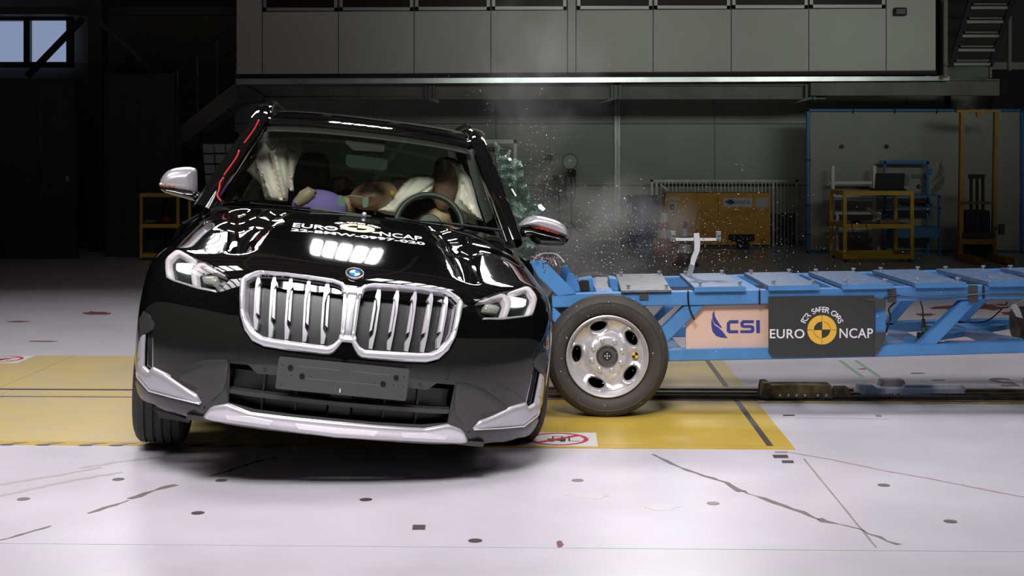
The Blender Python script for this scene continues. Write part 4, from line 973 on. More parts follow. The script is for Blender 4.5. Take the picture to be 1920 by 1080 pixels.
cushion(cw5([(690, 345), (880, 340), (960, 390), (950, 520), (925, 560), (880, 480), (815, 460), (805, 425), (690, 415)]), 2.35, .03, 3, MATS['airbag_shade_cloth'], 'airbag_flap', car, seed=5)
def c3b(p): return cr(680, 190, 3.857, p)
cushion(c3b([(190, 575), (230, 550), (265, 545), (330, 560), (260, 650), (225, 655), (215, 620)]), 2.5, .05, 3, m_bag, 'centre_airbag', car, seed=4)
cushion(c3b([(85, 785), (160, 745), (250, 650), (300, 590), (350, 545), (400, 528), (480, 530), (520, 560), (523, 590), (510, 640), (480, 690), (430, 705), (350, 720), (290, 760), (240, 830), (160, 815)]), 2.30, .09, 3.2, m_bag, 'centre_airbag', car,
   folds=[(c3b([(200, 750)])[0], c3b([(370, 560)])[0], -.03, 3.5), (c3b([(360, 700)])[0], c3b([(515, 590)])[0], -.03, 1.8)], seed=6, lab='puffed cream airbag between the two dummies')
cushion(c3b([(640, 452), (715, 450), (735, 500), (780, 560), (805, 640), (830, 740), (870, 865), (800, 850), (700, 790), (660, 740), (690, 640), (690, 560), (665, 480)]), 2.2, .05, 3.2, m_bag, 'curtain_airbag', car,
   folds=[(c3b([(700, 700)])[0], c3b([(840, 850)])[0], .03, 4), (c3b([(720, 600)])[0], c3b([(780, 760)])[0], -.03, 3)], seed=8, lab='cream curtain airbag beside the upright dummy')
# quarter panes seen through the glass at the right pillar
mobj('inner_pillar_trim', prism([LY(x, y, 2.0) for x, y in c3b([(735, 360), (790, 345), (850, 400), (900, 530), (945, 740), (940, 850), (890, 880), (850, 760), (800, 600), (765, 470)])], (0, .02, 0)), m_visor, car)
# bag of instruments on the rear bench
ib = cushion(cw5([(1235, 735), (1340, 720), (1400, 735), (1455, 780), (1445, 810), (1330, 870), (1250, 880), (1225, 830)]), 2.75, .05, 3, mat('pink_white_pouch', (.55, .42, .38), rough=.6, two=(.35, .12, .10), nscale=14), 'instrument_pouch', car, seed=11)
mobj('pouch_strap', tube(bspl(np.array([LY(x, y, 2.68) for x, y in cw5([(1345, 720), (1380, 705), (1430, 730), (1480, 770), (1505, 805)])]), np.linspace(0, 4, 14)), .004, 6), mat('cream_strap', (.6, .55, .45), rough=.6), ib, smooth=True)
mobj('sensor_clip', join(prism([LY(x, y, 1.50) for x, y in cw5([(1300, 910), (1340, 905), (1350, 930), (1375, 950), (1370, 1010), (1300, 1005)])], (0, .03, 0)), tube([LY(x, y, 1.5) for x, y in cw5([(1340, 925), (1420, 908), (1540, 925)])], .004, 6)), mat('clear_plastic', (.14, .19, .165), rough=.15), car)
mobj('sensor_clip', join(prism([LY(x, y, 1.48) for x, y in cw5([(1540, 925), (1600, 930), (1590, 1020), (1545, 1025)])], (0, .03, 0))), MATS['clear_plastic'], car)
mobj('windshield_glint', ball(LY(683, 402, 1.17), (.012, .012, .012), 12, 8), m_chr, car, smooth=True)  # chrome ball added as the star highlight on the glass
# --- shattered side glass bulging out on the struck side
m_shat = bpy.data.materials.new('shattered_glass'); m_shat.use_nodes = True; nt = m_shat.node_tree; nt.nodes.clear()
o_ = nt.nodes.new('ShaderNodeOutputMaterial'); tr_ = nt.nodes.new('ShaderNodeBsdfTransparent'); pr_ = nt.nodes.new('ShaderNodeBsdfPrincipled'); mx_ = nt.nodes.new('ShaderNodeMixShader')
vo = nt.nodes.new('ShaderNodeTexVoronoi'); vo.feature = 'DISTANCE_TO_EDGE'; vo.inputs['Scale'].default_value = 70; tc_ = nt.nodes.new('ShaderNodeTexCoord'); mr2 = nt.nodes.new('ShaderNodeMapRange')
mr2.inputs[1].default_value = .0; mr2.inputs[2].default_value = .16; mr2.inputs[3].default_value = .48; mr2.inputs[4].default_value = .07
nt.links.new(tc_.outputs['Object'], vo.inputs['Vector']); nt.links.new(vo.outputs['Distance'], mr2.inputs[0]); nt.links.new(mr2.outputs[0], mx_.inputs[0])
pr_.inputs['Base Color'].default_value = (.10, .17, .13, 1); pr_.inputs['Roughness'].default_value = .25; tr_.inputs[0].default_value = (.78, .88, .83, 1)
cr_ = nt.nodes.new('ShaderNodeValToRGB'); cr_.color_ramp.elements[0].color = (.42, .54, .48, 1); cr_.color_ramp.elements[0].position = .02; cr_.color_ramp.elements[1].color = (.05, .10, .07, 1); cr_.color_ramp.elements[1].position = .10
nt.links.new(vo.outputs['Distance'], cr_.inputs[0]); nt.links.new(cr_.outputs[0], pr_.inputs['Base Color'])
nt.links.new(tr_.outputs[0], mx_.inputs[1]); nt.links.new(pr_.outputs[0], mx_.inputs[2]); nt.links.new(mx_.outputs[0], o_.inputs[0])
SG = cn([(-60, 60), (0, 120), (40, 120), (80, 140), (60, 200), (160, 215), (180, 300), (175, 390), (215, 430), (230, 510), (290, 560), (360, 620), (350, 665), (250, 680), (150, 740), (90, 770), (60, 700), (20, 480), (-20, 330)])
V, T = cdt(SG, (), 3.2); P = []
for x, y in V:
    p = LY(x, y, 1.95+.35*noise.noise(Vector((x*.02, y*.02, 1)))+.15*noise.noise(Vector((x*.07, y*.07, 4)))); P.append(p+np.array([0, .02*noise.noise(Vector((x*.3, y*.3, 2))), 0]))
N_ = vnorm(P, T); mobj('shattered_window', shell(P, T, N_, .003), m_shat, car, label='shattered greenish side glass bulging out beside the mirror')
SG2 = cn([(60, 780), (120, 860), (200, 860), (260, 900), (300, 960), (230, 1000), (150, 950), (110, 870)])
V, T = cdt(SG2, (), 3.2); P = [LY(x, y, 1.75+.2*noise.noise(Vector((x*.05, y*.05, 7)))) for x, y in V]
mobj('shattered_window', shell(P, T, vnorm(P, T), .003), m_shat, car)
# --- two crash-test dummies in the front seats
m_skin = mat('dummy_brown_vinyl', (.40, .235, .16), rough=.35); m_shirt = mat('purple_cotton', (.20, .14, .42), rough=.9)
m_tan = mat('dummy_tan_vinyl', (.55, .37, .23), rough=.5)
def skin_body(name, joints, radii, edges, m, par, sub=2, root=0):
    me = bpy.data.meshes.new(name); me.from_pydata([tuple(map(float, j)) for j in joints], edges, []); o = bpy.data.objects.new(name, me); C.objects.link(o)
    md_ = o.modifiers.new('s', 'SKIN'); me.skin_vertices  # layer is made by the modifier
    sv = me.skin_vertices[0].data if me.skin_vertices else None
    for i, r in enumerate(radii): sv[i].radius = (r, r) if not hasattr(r, '__len__') else r
    sv[root].use_root = True
    s = o.modifiers.new('u', 'SUBSURF'); s.levels = sub; s.render_levels = sub
    dg = bpy.context.evaluated_depsgraph_get(); dg.update(); ev_ = o.evaluated_get(dg); m2 = bpy.data.meshes.new_from_object(ev_)
    v = [np.array(q.co) for q in m2.vertices]; f = [tuple(q.vertices) for q in m2.polygons]
    bpy.data.objects.remove(o); bpy.data.meshes.remove(m2)
    return v, f
def l2w(p): return TC+RC@np.array(p)
def dummy(label, head_c, up, hsc, x, y, hand=None):
    root = l2w((x, y, .55)); D = Thing('crash_test_dummy', label, 'dummy', root, None)
    hc_ = np.array(head_c); up = np.array(up, float); up /= np.linalg.norm(up)
    neck = hc_-up*.13*hsc; sh = np.array([x+(hc_[0]-x)*.5, (y+.1), .95]); pel = np.array([x, y+.02, .60])
    s = .19
    J = [pel, (pel+sh)/2+[0, .02, 0], sh, neck, sh+[s, -.02, -.03], sh+[s+.07, -.12, -.22], sh+[s-.02, -.32, -.28], sh+[-s, -.02, -.03], sh+[-s-.07, -.12, -.22], sh+[-s+.02, -.32, -.28],
         pel+[.1, -.2, -.01], pel+[.13, -.50, .03], pel+[.13, -.62, -.12], pel+[-.1, -.2, -.01], pel+[-.13, -.50, .03], pel+[-.13, -.62, -.12]]
    Rr_ = [.15, .14, .12, .055, .06, .045, .032, .06, .045, .032, .08, .06, .045, .08, .06, .045]
    E = [(0, 1), (1, 2), (2, 3), (2, 4), (4, 5), (5, 6), (2, 7), (7, 8), (8, 9), (0, 10), (10, 11), (11, 12), (0, 13), (13, 14), (14, 15)]
    v, f = skin_body('b', [l2w(j) for j in J], Rr_, E, m_tan, D)
    body = D.add('body', (v, f), m_tan, smooth=True)
    # head: ovoid skull with brow, nose and chin
    hv, hf = ball((0, 0, 0), 1, 32, 24); fw = np.array([0, -1., 0]); fw = fw-up*(fw@up); fw /= np.linalg.norm(fw); sd = np.cross(fw, up); hv2 = []
    for q in hv:
        x_, y_, z_ = q; w0 = .078*(1-.10*max(0, -z_)); d0 = .098
        face = max(0, -y_)
        nose = .022*math.exp(-((x_)/.16)**2-((z_+.15)/.22)**2)*(face > .5); brow = .006*math.exp(-((z_-.18)/.10)**2)*face; eye = -.008*(math.exp(-((abs(x_)-.38)/.15)**2-((z_-.02)/.12)**2))*face
        mouth = -.004*math.exp(-(x_/.3)**2-((z_+.5)/.05)**2)*face
        r = np.array([x_*w0, y_*d0-(nose+brow+eye+mouth), z_*.125]); r = r*hsc
        hv2.append(l2w(hc_+sd*r[0]-fw*r[1]+up*r[2]))
    hd = D.add('head', (hv2, hf), m_skin, smooth=True)
    for sg in (-1, 1): D.add('ear', ball(l2w(hc_+sd*sg*.077*hsc-up*.01), (.009, .018, .028), 10, 8), m_skin, par=hd, smooth=True)
    # purple shirt round chest and shoulders
    v, f = skin_body('c', [l2w(j) for j in (pel+[0, 0, .06], (pel+sh)/2+[0, .02, 0], sh, sh+[s, -.02, -.03], sh+[s+.03, -.05, -.10], sh+[-s, -.02, -.03], sh+[-s-.03, -.05, -.10])], [.155, .155, .132, .072, .066, .072, .066], [(0, 1), (1, 2), (2, 3), (3, 4), (2, 5), (5, 6)], m_shirt, D)
    D.add('shirt', (v, f), m_shirt, smooth=True)
    return D, hd
hdr = np.array(LY(836, 347, 2.38)); D1, h1 = dummy('brown-headed crash test dummy sitting upright behind the steering wheel', hdr, (.02, .1, 1), 1.18, .40, 2.45)
D1.add('green_marker', prism([l2w(LY(x, y, 2.255)) for x, y in c3b([(578, 400), (600, 430), (613, 505), (582, 503)])], (0, .006, 0)), mat('green_tape2', (.08, .26, .12), rough=.5), par=h1)
hdp = np.array(LY(700, 366, 2.30)); D2, h2 = dummy('brown-headed crash test dummy slumped over towards the middle of the car', hdp, (.86, -.1, .30), 1.12, -.36, 2.45)
D2.add('yellow_marker', prism([l2w(LY(x, y, 2.2)) for x, y in c3b([(203, 642), (222, 648), (228, 668), (212, 682), (200, 668)])], (0, .006, 0)), mat('yellow_tape', (.7, .45, .03), rough=.5), par=h2)
D2.add('upper_arm', (lambda t: ([l2w(p) for p in t[0]], t[1]))(tube([LY(x, y, 2.2) for x, y in cw5([(1090, 850), (1050, 870), (980, 920), (900, 985)])], [.010, .036, .042, .022], 14)), mat('dummy_arm_tan', (.33, .24, .17), rough=.5), smooth=True)
v, f = ball((0, 0, 0), 1, 24, 16); cc = np.array(LY(600, 385, 2.28)); D2.add('shirt_bulk', ([l2w(cc+p*np.array([.16, .10, .10])+[0, 0, -.01]) for p in v], f), m_shirt, smooth=True)
# ================================================================== BARRIER TROLLEY (blue frame running in from the right)
m_blue = mat('trolley_blue_paint', (.075, .23, .50), rough=.35, noise_=.12, nscale=5, spec=.4)
m_blue2 = mat('scratched_blue_plate', (.055, .12, .25), rough=.42, metal=.1, two=(.13, .18, .26), nscale=30)
m_bare = mat('bare_scratched_plate', (.18, .19, .20), rough=.4, metal=.3, two=(.11, .12, .13), nscale=18)
m_bolt = mat('zinc_bolt', (.75, .77, .76), rough=.25, metal=.8)
m_tape = mat('dark_tape', (.055, .055, .05), rough=.35)
m_cab1 = mat('black_cable', (.012, .012, .012), rough=.4)
TY = 7.46                                # the near face of the frame
TR = Thing('barrier_trolley', 'blue steel barrier trolley on wheels running into the black car', 'trolley', (G(1141, 788)[0], 7.9, 0))
def tp(name, vf, m, par=None, **k): return TR.add(name, vf, m, par, **k)
def tpx(name, poly, Y, dep, m, par=None, bevel=.004, **k): return tp(name, ppx(poly, Y, dep), m, par, bevel=bevel, **k)
YF = 8.40                                # far side frame plane
def farpx(x, y): # not used for placing, only keeps the far beams at the near beams' height
    return x, y
def zz(y, Y): return HC-(y-HY)/F*Y
def far(y): return HY+(HC-zz(y, TY))*F/YF
def farp(poly, dY=0): return [(960+(x-960)*TY/YF*1.0, far(y)) for x, y in poly]
# near side beams
tpx('upper_beam', [(1035, 556), (1052, 553), (1085, 551.5), (1920, 535), (2440, 524), (2440, 549), (1920, 560.5), (1289, 573), (1189, 574), (1036, 577)], TY, .10, m_blue)
tpx('lower_beam', [(1240, 657), (1441, 653), (1660, 648), (1920, 641.5), (2440, 630), (2440, 650), (1920, 661.7), (1643, 669.5), (1441, 674), (1236, 678)], TY, .10, m_blue)
tpx('front_brace', [(992, 490), (1020, 488), (1081, 552), (1046, 556), (1010, 520)], TY-.0, .08, m_blue)
tpx('front_brace', [(1036, 577), (1038, 576), (1052, 590), (1046, 612), (1036, 600)], TY, .08, m_blue)
tpx('diagonal_brace', [(1224, 657), (1252, 641), (1322, 572), (1284, 573), (1222, 634)], TY+.01, .07, m_blue)
tpx('diagonal_brace', [(1719, 649), (1754, 648), (1828, 570), (1830, 562), (1804, 564)], TY+.01, .07, m_blue)
tpx('end_post', [(2400, 524), (2425, 524), (2425, 650), (2400, 650)], TY+.01, .07, m_blue); tpx('end_post', farp([(2400, 524), (2425, 524), (2425, 650), (2400, 650)]), YF, .07, m_blue)
tpx('diagonal_brace', [(2050, 640), (2085, 640), (2160, 555), (2135, 553)], TY+.01, .07, m_blue)
tpx('upright_post', [(1640, 562), (1661, 562), (1661, 648), (1640, 650)], TY+.01, .07, m_blue)
tpx('nose_gusset', [(1053, 500), (1064, 497), (1089, 545), (1075, 550), (1049, 548)], TY+.35, .03, m_blue)
tpx('nose_gusset', [(1064, 512), (1075, 512), (1086, 535), (1088, 548), (1058, 548)], TY+.15, .02, m_blue)
# far side frame, the same height, further away
tpx('upper_beam', farp([(1040, 556), (2440, 524), (2440, 549), (1040, 577)]), YF, .10, m_blue)
tpx('lower_beam', farp([(1240, 657), (2440, 630), (2440, 650), (1240, 678)]), YF, .10, m_blue)
tpx('diagonal_brace', [(1222, 600), (1230, 606), (1266, 574), (1246, 574)], YF, .06, m_blue)
tpx('diagonal_brace', [(1655, 610), (1674, 610), (1716, 562), (1690, 562)], YF, .06, m_blue)
tpx('diagonal_brace', [(1830, 562), (1856, 560), (1800, 616), (1785, 616)], YF, .06, m_blue)
# floor sheets and cross members between the two sides
def span(x0, x1, y, th): # cross member seen between near and far planes
    a0, a1 = W(x0, y, TY+.1), W(x1, y, TY+.1); return prism([a0, a1, a1+[0, 0, -th], a0+[0, 0, -th]], (0, YF-TY-.1, 0))
for x0, x1 in ((1120, 1150), (1235, 1262), (1400, 1425), (1560, 1590), (1700, 1730), (1850, 1880), (1990, 2020), (2130, 2160), (2400, 2430)):
    tp('cross_member', span(x0, x1, 548-(x0-1100)*.02, .07), m_blue)
for x0, x1 in ((1250, 1280), (1500, 1530), (1655, 1700), (1880, 1910)):
    tp('cross_member', span(x0, x1, 655-(x0-1250)*.021, .05), m_blue)
tp('diagonal_strut', bar(W(1705, 640, TY+.12), W(1880, 612, YF), .07, .03), m_blue); tp('diagonal_strut', bar(W(1905, 640, TY+.12), W(1740, 612, YF), .09, .03), mat('worn_blue_plate', (.20, .27, .40), rough=.4, metal=.3))
tp('belly_sheet', prism([W(1662, 646, TY+.1), W(1740, 645, TY+.1), W(1690, 618, YF), W(1665, 618, YF)], (0, 0, .004)), MATS['worn_blue_plate'])
# deck plates with bolts
FL = [(1165, 547, 94), (1302, 538.5, 96), (1441, 536, 95), (1579, 533.5, 95), (1716, 531, 96), (1854, 528.5, 96), (1992, 526, 96), (2130, 523.5, 96), (2268, 521, 96)]
BLx = [(1155, 514, 86), (1274, 513, 83), (1395, 511, 87), (1515, 509, 103*.84), (1635, 506, 86), (1755, 504, 88), (1875, 502, 88), (1995, 500, 88), (2115, 498, 88)]
for i, ((fx, fy, fw), (bx_, by, bw)) in enumerate(zip(FL, BLx)):
    fy0 = fy-2 if i == 0 else fy
    a, b = W(fx, fy0, TY-.02), W(fx+fw, fy0-1.5, TY-.02); YB = TY+1.0
    # back edge: same height as the front edge plus the slight rise
    z = a[2]+.000; k = (HC-z)*F/(by-HY); YB = min(YB, k) if abs(k-YB) < .35 else YB
    c = np.array([(bx_+bw-960)/F*YB, YB, b[2]]); d = np.array([(bx_-960)/F*YB, YB, a[2]])
    pl = tp('deck_plate', prism([a, b, c, d], (0, 0, -.012 if i == 0 else -.022)), m_bare if i == 0 else m_blue2, bevel=.002, label='bare grey scratched deck plate' if i == 0 else None)
    if i: tp('plate_edge', prism([a+[0, -.004, -.001], b+[0, -.004, -.001], b+[0, -.004, -.026], a+[0, -.004, -.026]], (0, .006, 0)), m_blue, par=pl)
    for p in (a*.90+c*.10+[.0, .0, 0]+(b-a)*.05, b*.92+d*.08, d*.90+b*.10, c*.93+a*.07):
        tp('bolt', join(lathe([(.006, -.005), (.006, .014), (0.0, .014)], p, (0, 0, 1), 8), lathe([(.013, .012), (.013, .022), (.0, .022)], p, (0, 0, 1), 6)), m_bolt, par=pl)
# inner box members near the nose
tp('nose_box', prism([W(1116, 551, TY+.10), W(1142, 551, TY+.10), W(1142, 519, TY+.75), W(1116, 519, TY+.75)], (0, 0, -.03)), m_bare, bevel=.003)
tpx('nose_bracket', [(1085, 527), (1112, 522), (1114, 548), (1086, 550)], TY+.4, .2, m_blue); tpx('nose_bracket', [(1143, 522), (1158, 524), (1160, 548), (1145, 548)], TY+.4, .2, m_blue)
tpx('nose_block', [(1088, 526), (1104, 526), (1106, 545), (1082, 548)], TY+.3, .06, m_blk)
# bundle of torn cladding at the nose
random.seed(5); L = []
for i in range(60):
    p = W(random.gauss(1022, 14), random.gauss(487, 6), TY+random.uniform(-.05, .15)); q = p+np.array([random.gauss(0, .03), random.gauss(0, .03), random.gauss(0, .018)]); L.append(tube([p, (p+q)/2+[0, 0, random.gauss(0, .012)], q], .003, 5))
tp('torn_foil', join(*L), mat('torn_foil', (.55, .42, .45), rough=.4, metal=.3, two=(.12, .08, .08), nscale=40), kind='stuff')
tp('loose_cable', tube(bspl(np.array([W(x, y, TY-.02) for x, y in [(1005, 482), (1015, 474), (1040, 474), (1050, 481), (1058, 492)]]), np.linspace(0, 4, 14)), .004, 6), mat('white_cable', (.5, .5, .5), rough=.4))
# wooden board with blue logo
m_wood = mat('pale_board', (.72, .49, .38), rough=.6, noise_=.05, nscale=6)
bd = tpx('side_board', [(1286, 655), (1286, 606), (1320, 573.5), (1442, 571), (1442, 653)], TY+.045, .018, m_wood, bevel=.001)
m_navy = mat('logo_navy', (.035, .05, .28), rough=.5)
YB_ = TY+.0435
def text_px(s, x0, y0, x1, y1, Y, m, par, rise=0.0, bold=0.0, sp=1.0, name='lettering', th=.0015, square=None):
    v, f = text2d(s, 1.0, bold=bold, sp=sp); A = np.array(v); lo, hi = A.min(0), A.max(0)
    a, b = W(x0, y1, Y), W(x1, y0, Y); o = []
    for p in A:
        u = (p[0]-lo[0])/(hi[0]-lo[0]); t = (p[1]-lo[1])/(hi[1]-lo[1]); o.append(np.array([a[0]+u*(b[0]-a[0]), Y, a[2]+t*(b[2]-a[2])+u*rise]))
    n = len(o); return tp(name, (o+[], f), m, par)
def glyph(polys, name, par, m, Y, th=.0012): return tp(name, join(*[ppx(q, Y, th) for q in polys]), m, par)
sw = cr(1000, 440, 2.7, [(915, 385), (907, 400), (906, 430), (918, 450), (952, 474), (955, 470), (935, 440), (920, 415)])
sw2 = cr(1000, 440, 2.7, [(902, 425), (901, 460), (907, 490), (925, 512), (950, 521), (984, 524), (960, 492), (940, 472), (918, 458)])
glyph([sw, sw2], 'board_logo', bd, m_navy, YB_)
def g27(p): return cr(1000, 440, 2.7, p)
cC = g27([(995, 433), (1038, 433), (1038, 449), (1000, 449), (996, 453), (996, 480), (1000, 484), (1037, 484), (1037, 499), (990, 499), (979, 490), (980, 446)])
cS = g27([(1060, 433), (1116, 433), (1116, 448), (1068, 448), (1064, 452), (1066, 458), (1105, 458), (1118, 466), (1119, 488), (1108, 498), (1048, 498), (1048, 484), (1100, 484), (1103, 478), (1100, 472), (1062, 472), (1049, 464), (1048, 444)])
cI = g27([(1128, 433), (1147, 433), (1147, 498), (1129, 498)])
glyph([cC, cS, cI], 'board_lettering', bd, m_navy, YB_)
# black banner
m_ban = mat('black_banner', (.035, .036, .037), rough=.45, noise_=.1, nscale=3); m_bw = mat('banner_white', (.80, .78, .82), rough=.5); m_byel = mat('banner_yellow', (.80, .47, .045), rough=.5)
bn = tpx('banner', [(1441, 556), (1639, 554), (1641, 668), (1627, 668.5), (1448, 669.5), (1441, 660)], TY-.012, .004, m_ban, bevel=0)
YN = TY-.0135
text_px('EURO', 1443.5, 617, 1508.5, 634.5, YN, m_bw, bn, bold=.012, sp=1.05, name='banner_lettering'); text_px('NCAP', 1574, 615.5, 1637, 634, YN, m_bw, bn, bold=.012, sp=1.05, name='banner_lettering')
bc = W(1541.3, 618.5, YN); sc = YN/F
def on_ban(poly, th): return prism([bc-TR.L+np.array([p[0], 0, p[1]]) for p in poly], (0, .001, 0))
roundel(27.5*sc, 0, .001, on_ban, bn, m_byel, m_bw, m_blk, 0)
bn_r = [o for o in car.children if o.name.startswith('roundel')]
v, f = arc_text('FOR SAFER CARS', 33*sc, 11*sc, 160, 20, .02)
tp('banner_lettering', ([bc+np.array([p[0], 0, p[1]]) for p in v], f), m_bw, bn)
for q in ([(1608, 559), (1639, 558), (1661, 562), (1661, 578), (1640, 580), (1640, 566)], [(1640, 624), (1661, 622), (1660, 640), (1645, 662), (1640, 668)]): tpx('tape_patch', q, TY-.016, .003, m_tape, bevel=0)
for x, y, w_, h_ in ((1199, 546, 16, 16), (1665, 540, 15, 27), (1816, 535, 17, 32)): tpx('tape_patch', [(x, y), (x+w_, y), (x+w_+1, y+h_), (x, y+h_)], TY-.008, .006, m_tape, bevel=0)
# cables
def cab(pts, Y, r=.004, m=None, par=None):
    P = bspl(np.array([W(x, y, Y) for x, y in pts]), np.linspace(0, len(pts)-1, 6*len(pts))); return tp('cable', tube(P, r, 6), m or m_cab1, par, smooth=True)
cab([(1648, 575), (1650, 560), (1668, 553), (1700, 556), (1760, 557), (1816, 551), (1870, 551), (1925, 552), (2000, 550)], TY-.012)
cab([(1680, 553), (1740, 559), (1800, 555), (1840, 550), (1925, 549), (2000, 548)], TY-.014, .003, mat('blue_cable', (.03, .08, .2), rough=.4))
cab([(1725, 565), (1730, 575), (1731, 598)], TY+.1, .004); cab([(1731, 598), (1732, 612)], TY+.1, .010); cab([(1732, 612), (1734, 622)], TY+.1, .016, mat('green_connector', (.02, .10, .07), rough=.4))
cab([(1290, 545), (1290, 572), (1297, 590), (1302, 600)], TY-.01, .005); cab([(1424, 543), (1424, 571)], TY-.006, .005); cab([(1844, 533), (1844, 560)], TY-.006, .006)
cab([(1661, 625), (1667, 605), (1672, 592), (1662, 580), (1680, 566)], TY+.05, .005); cab([(1848, 563), (1870, 575), (1890, 574), (1925, 560)], TY+.15, .004, mat('grey_green_cable', (.3, .35, .28), rough=.5))
cab([(1795, 602), (1835, 607), (1860, 600), (1890, 566)], TY+.3, .004); cab([(1772, 640), (1820, 640), (1880, 641), (1925, 640)], TY+.12, .006, mat('red_cable', (.45, .05, .06), rough=.4))
tp('ground_box', join(box(W(1732, 629, TY+.1), (.06, .05, .03))), m_blk)
tp('reflective_corner_bracket', ppx([(1903, 566), (1912, 580), (1918, 597), (1906, 594), (1895, 574)], TY+.3, .01), m_bolt)
# wheels
m_rimt = mat('trolley_rim_silver', (.60, .58, .60), rough=.36, metal=.5, noise_=.06, nscale=6); m_tyre2 = mat('trolley_tyre', (.042, .037, .033), rough=.7, noise_=.15, nscale=10, bump=.1, bscale=50)
def trolley_wheel(c, detail=True):
    c = np.array(c, float); R = .327; ax = np.array([0, -1., 0])        # outer face towards the camera
    Wl = TR.add('wheel', ([c, c+[.001, 0, 0], c+[0, 0, .001]], [(0, 1, 2)]), m_tyre2); me = Wl.data; me.clear_geometry()
    def a(n, vf, m, **k): return TR.add(n, vf, m, Wl, **k)
    pr = [(.218, -.02), (.232, .0), (.262, .012), (.285, .010), (.288, .013), (.292, .010), (.305, .002), (.318, -.014), (R, -.035)]
    for g in (-.06, -.09, -.12, -.15): pr += [(R, g+.005), (R-.008, g+.003), (R-.008, g-.003), (R, g-.005)]
    pr += [(R, -.175), (.31, -.20), (.27, -.21), (.218, -.19)]
    a('tyre', lathe(pr, c, ax, 72, closed=True), m_tyre2, smooth=True, sharp=35)
    # rim dish with five oval windows
    hol = []
    base = math.radians(34)
    for k in range(5):
        t = base+2*math.pi*k/5; e = [(.025*math.cos(q), .044*math.sin(q)) for q in np.linspace(0, 2*math.pi, 21)[:-1]]
        hol.append([(.160*math.cos(t)+x*math.cos(t)-y*math.sin(t), .160*math.sin(t)+x*math.sin(t)+y*math.cos(t)) for x, y in e])
    outl = [(.197*math.cos(q), .197*math.sin(q)) for q in np.linspace(0, 2*math.pi, 65)[:-1]]
    inn = [(.059*math.cos(q), .059*math.sin(q)) for q in np.linspace(0, 2*math.pi, 33)[:-1]]
    V, T = cdt(outl, hol+[inn], .008, bands=(.005, .011)); V = np.array(V); r = np.hypot(V[:, 0], V[:, 1])
    dep = np.interp(r, [.04, .10, .108, .125, .145, .175, .190, .197], [-.030, -.030, -.040, -.058, -.062, -.050, -.042, -.045])
    dh = np.min([edge_dist(V, h) for h in hol], 0); dep = dep+.010*np.exp(-((dh-.012)/.008)**2)-.012*np.exp(-(dh/.006)**2)
    P = [c+np.array([x, -d, y]) for (x, y), d in zip(V, dep)]; N = [ax]*len(P)
    a('rim_dish', shell(P, T, N, .006), m_rimt, smooth=True, sharp=60)
    a('rim_flange', lathe([(.190, -.050), (.197, -.040), (.203, -.012), (.214, .002), (.219, .000), (.219, -.01), (.208, -.02), (.2, -.06), (.2, -.17), (.19, -.17)], c, ax, 72, closed=True), m_rimt, smooth=True)
    a('hub_cap', lathe([(.058, -.055), (.058, -.018), (.053, -.012), (.049, -.024), (.0, -.024)], c, ax, 32), mat('hub_grey', (.12, .11, .11), rough=.4, metal=.5), smooth=True)
    a('hub_back', lathe([(.19, -.10), (.0, -.10), (.0, -.11), (.19, -.11)], c, ax, 32), m_blk)
    a('hub_plate', lathe([(.026, -.023), (.026, -.020), (.0, -.020)], c, ax, 24), m_blk)
    for x, y in ((0, 0), (.012, .0), (-.012, -.0), (0, .012), (0, -.012)): a('white_dot', lathe([(.0035, -.0199), (.0035, -.019), (0, -.019)], c+[x, 0, y], ax, 10), m_bw)
    for k in range(8):
        t = math.radians(17+45*k); p = c+np.array([.083*math.cos(t), .030, .083*math.sin(t)])
        a('wheel_nut', join(lathe([(.0135, -.004), (.0135, .003), (.011, .004)], p, ax, 16), lathe([(.0095, .003), (.0095, .014), (.006, .016), (.004, .016), (.0, .011)], p, ax, 6)), m_bolt)
    if detail:
        tc2 = c+np.array([.150, .012, .0])
        q = [(tc2[0]+.018*math.cos(t), tc2[2]+.018*math.sin(t)) for t in np.linspace(0, 2*math.pi, 17)[:-1]]
        a('target_disc', prism([(x, c[1]+.042-.0, z) for x, z in q], (0, .001, 0)), m_byel)
        for s0 in (0, math.pi): a('target_quarter', prism([(tc2[0], c[1]+.0412, tc2[2])]+[(tc2[0]+.018*math.cos(t), c[1]+.0412, tc2[2]+.018*math.sin(t)) for t in np.linspace(s0, s0+math.pi/2, 6)], (0, .0006, 0)), m_blk)
    return Wl
wc = W(1140, 673, 7.36); trolley_wheel((wc[0], 7.40, .327))
for x, y in ((wc[0], 8.62),): 
    w2 = trolley_wheel((x, y, .327), False)
tp('axle', lathe([(.03, -1.1), (.03, 0)], (wc[0], 7.5, .33), (0, -1, 0), 12), m_blk)
trolley_wheel((W(2330, 600, 7.4)[0], 7.40, .327), False); trolley_wheel((W(2330, 600, 7.4)[0], 8.62, .327), False)
# hose reel / small wheel seen at the right edge
tp('rubber_roller', lathe([(.10, -.06), (.10, .06)], W(1922, 606, 8.25), (1, 0, 0), 20), mat('roller_dark', (.05, .035, .02), rough=.6))
# T-shaped sensor bar standing on the trolley deck
m_wht = mat('white_enamel', (.62, .62, .62), rough=.4)
sb = tp('sensor_bar', join(rpx(1258, 447, 1352, 451.5, 8.1, .03), ppx([(1301, 438), (1311, 437), (1313, 455), (1312, 470), (1305, 487), (1302, 498), (1294, 498), (1296, 484), (1302, 470), (1302, 455)], 8.08, .015)), m_wht)
tp('sensor_foot', bar(W(1298, 496, 8.09), W(1292, 515, 8.09), .03, .03), m_bolt, par=sb)
for x in (1262, 1347): tp('sensor', join(box(W(x, 441, 8.1), (.026, .03, .045)), lathe([(.012, 0), (.012, .02), (0, .02)], W(x, 437, 8.085), (0, -1, 0), 12)), m_bolt, par=sb)
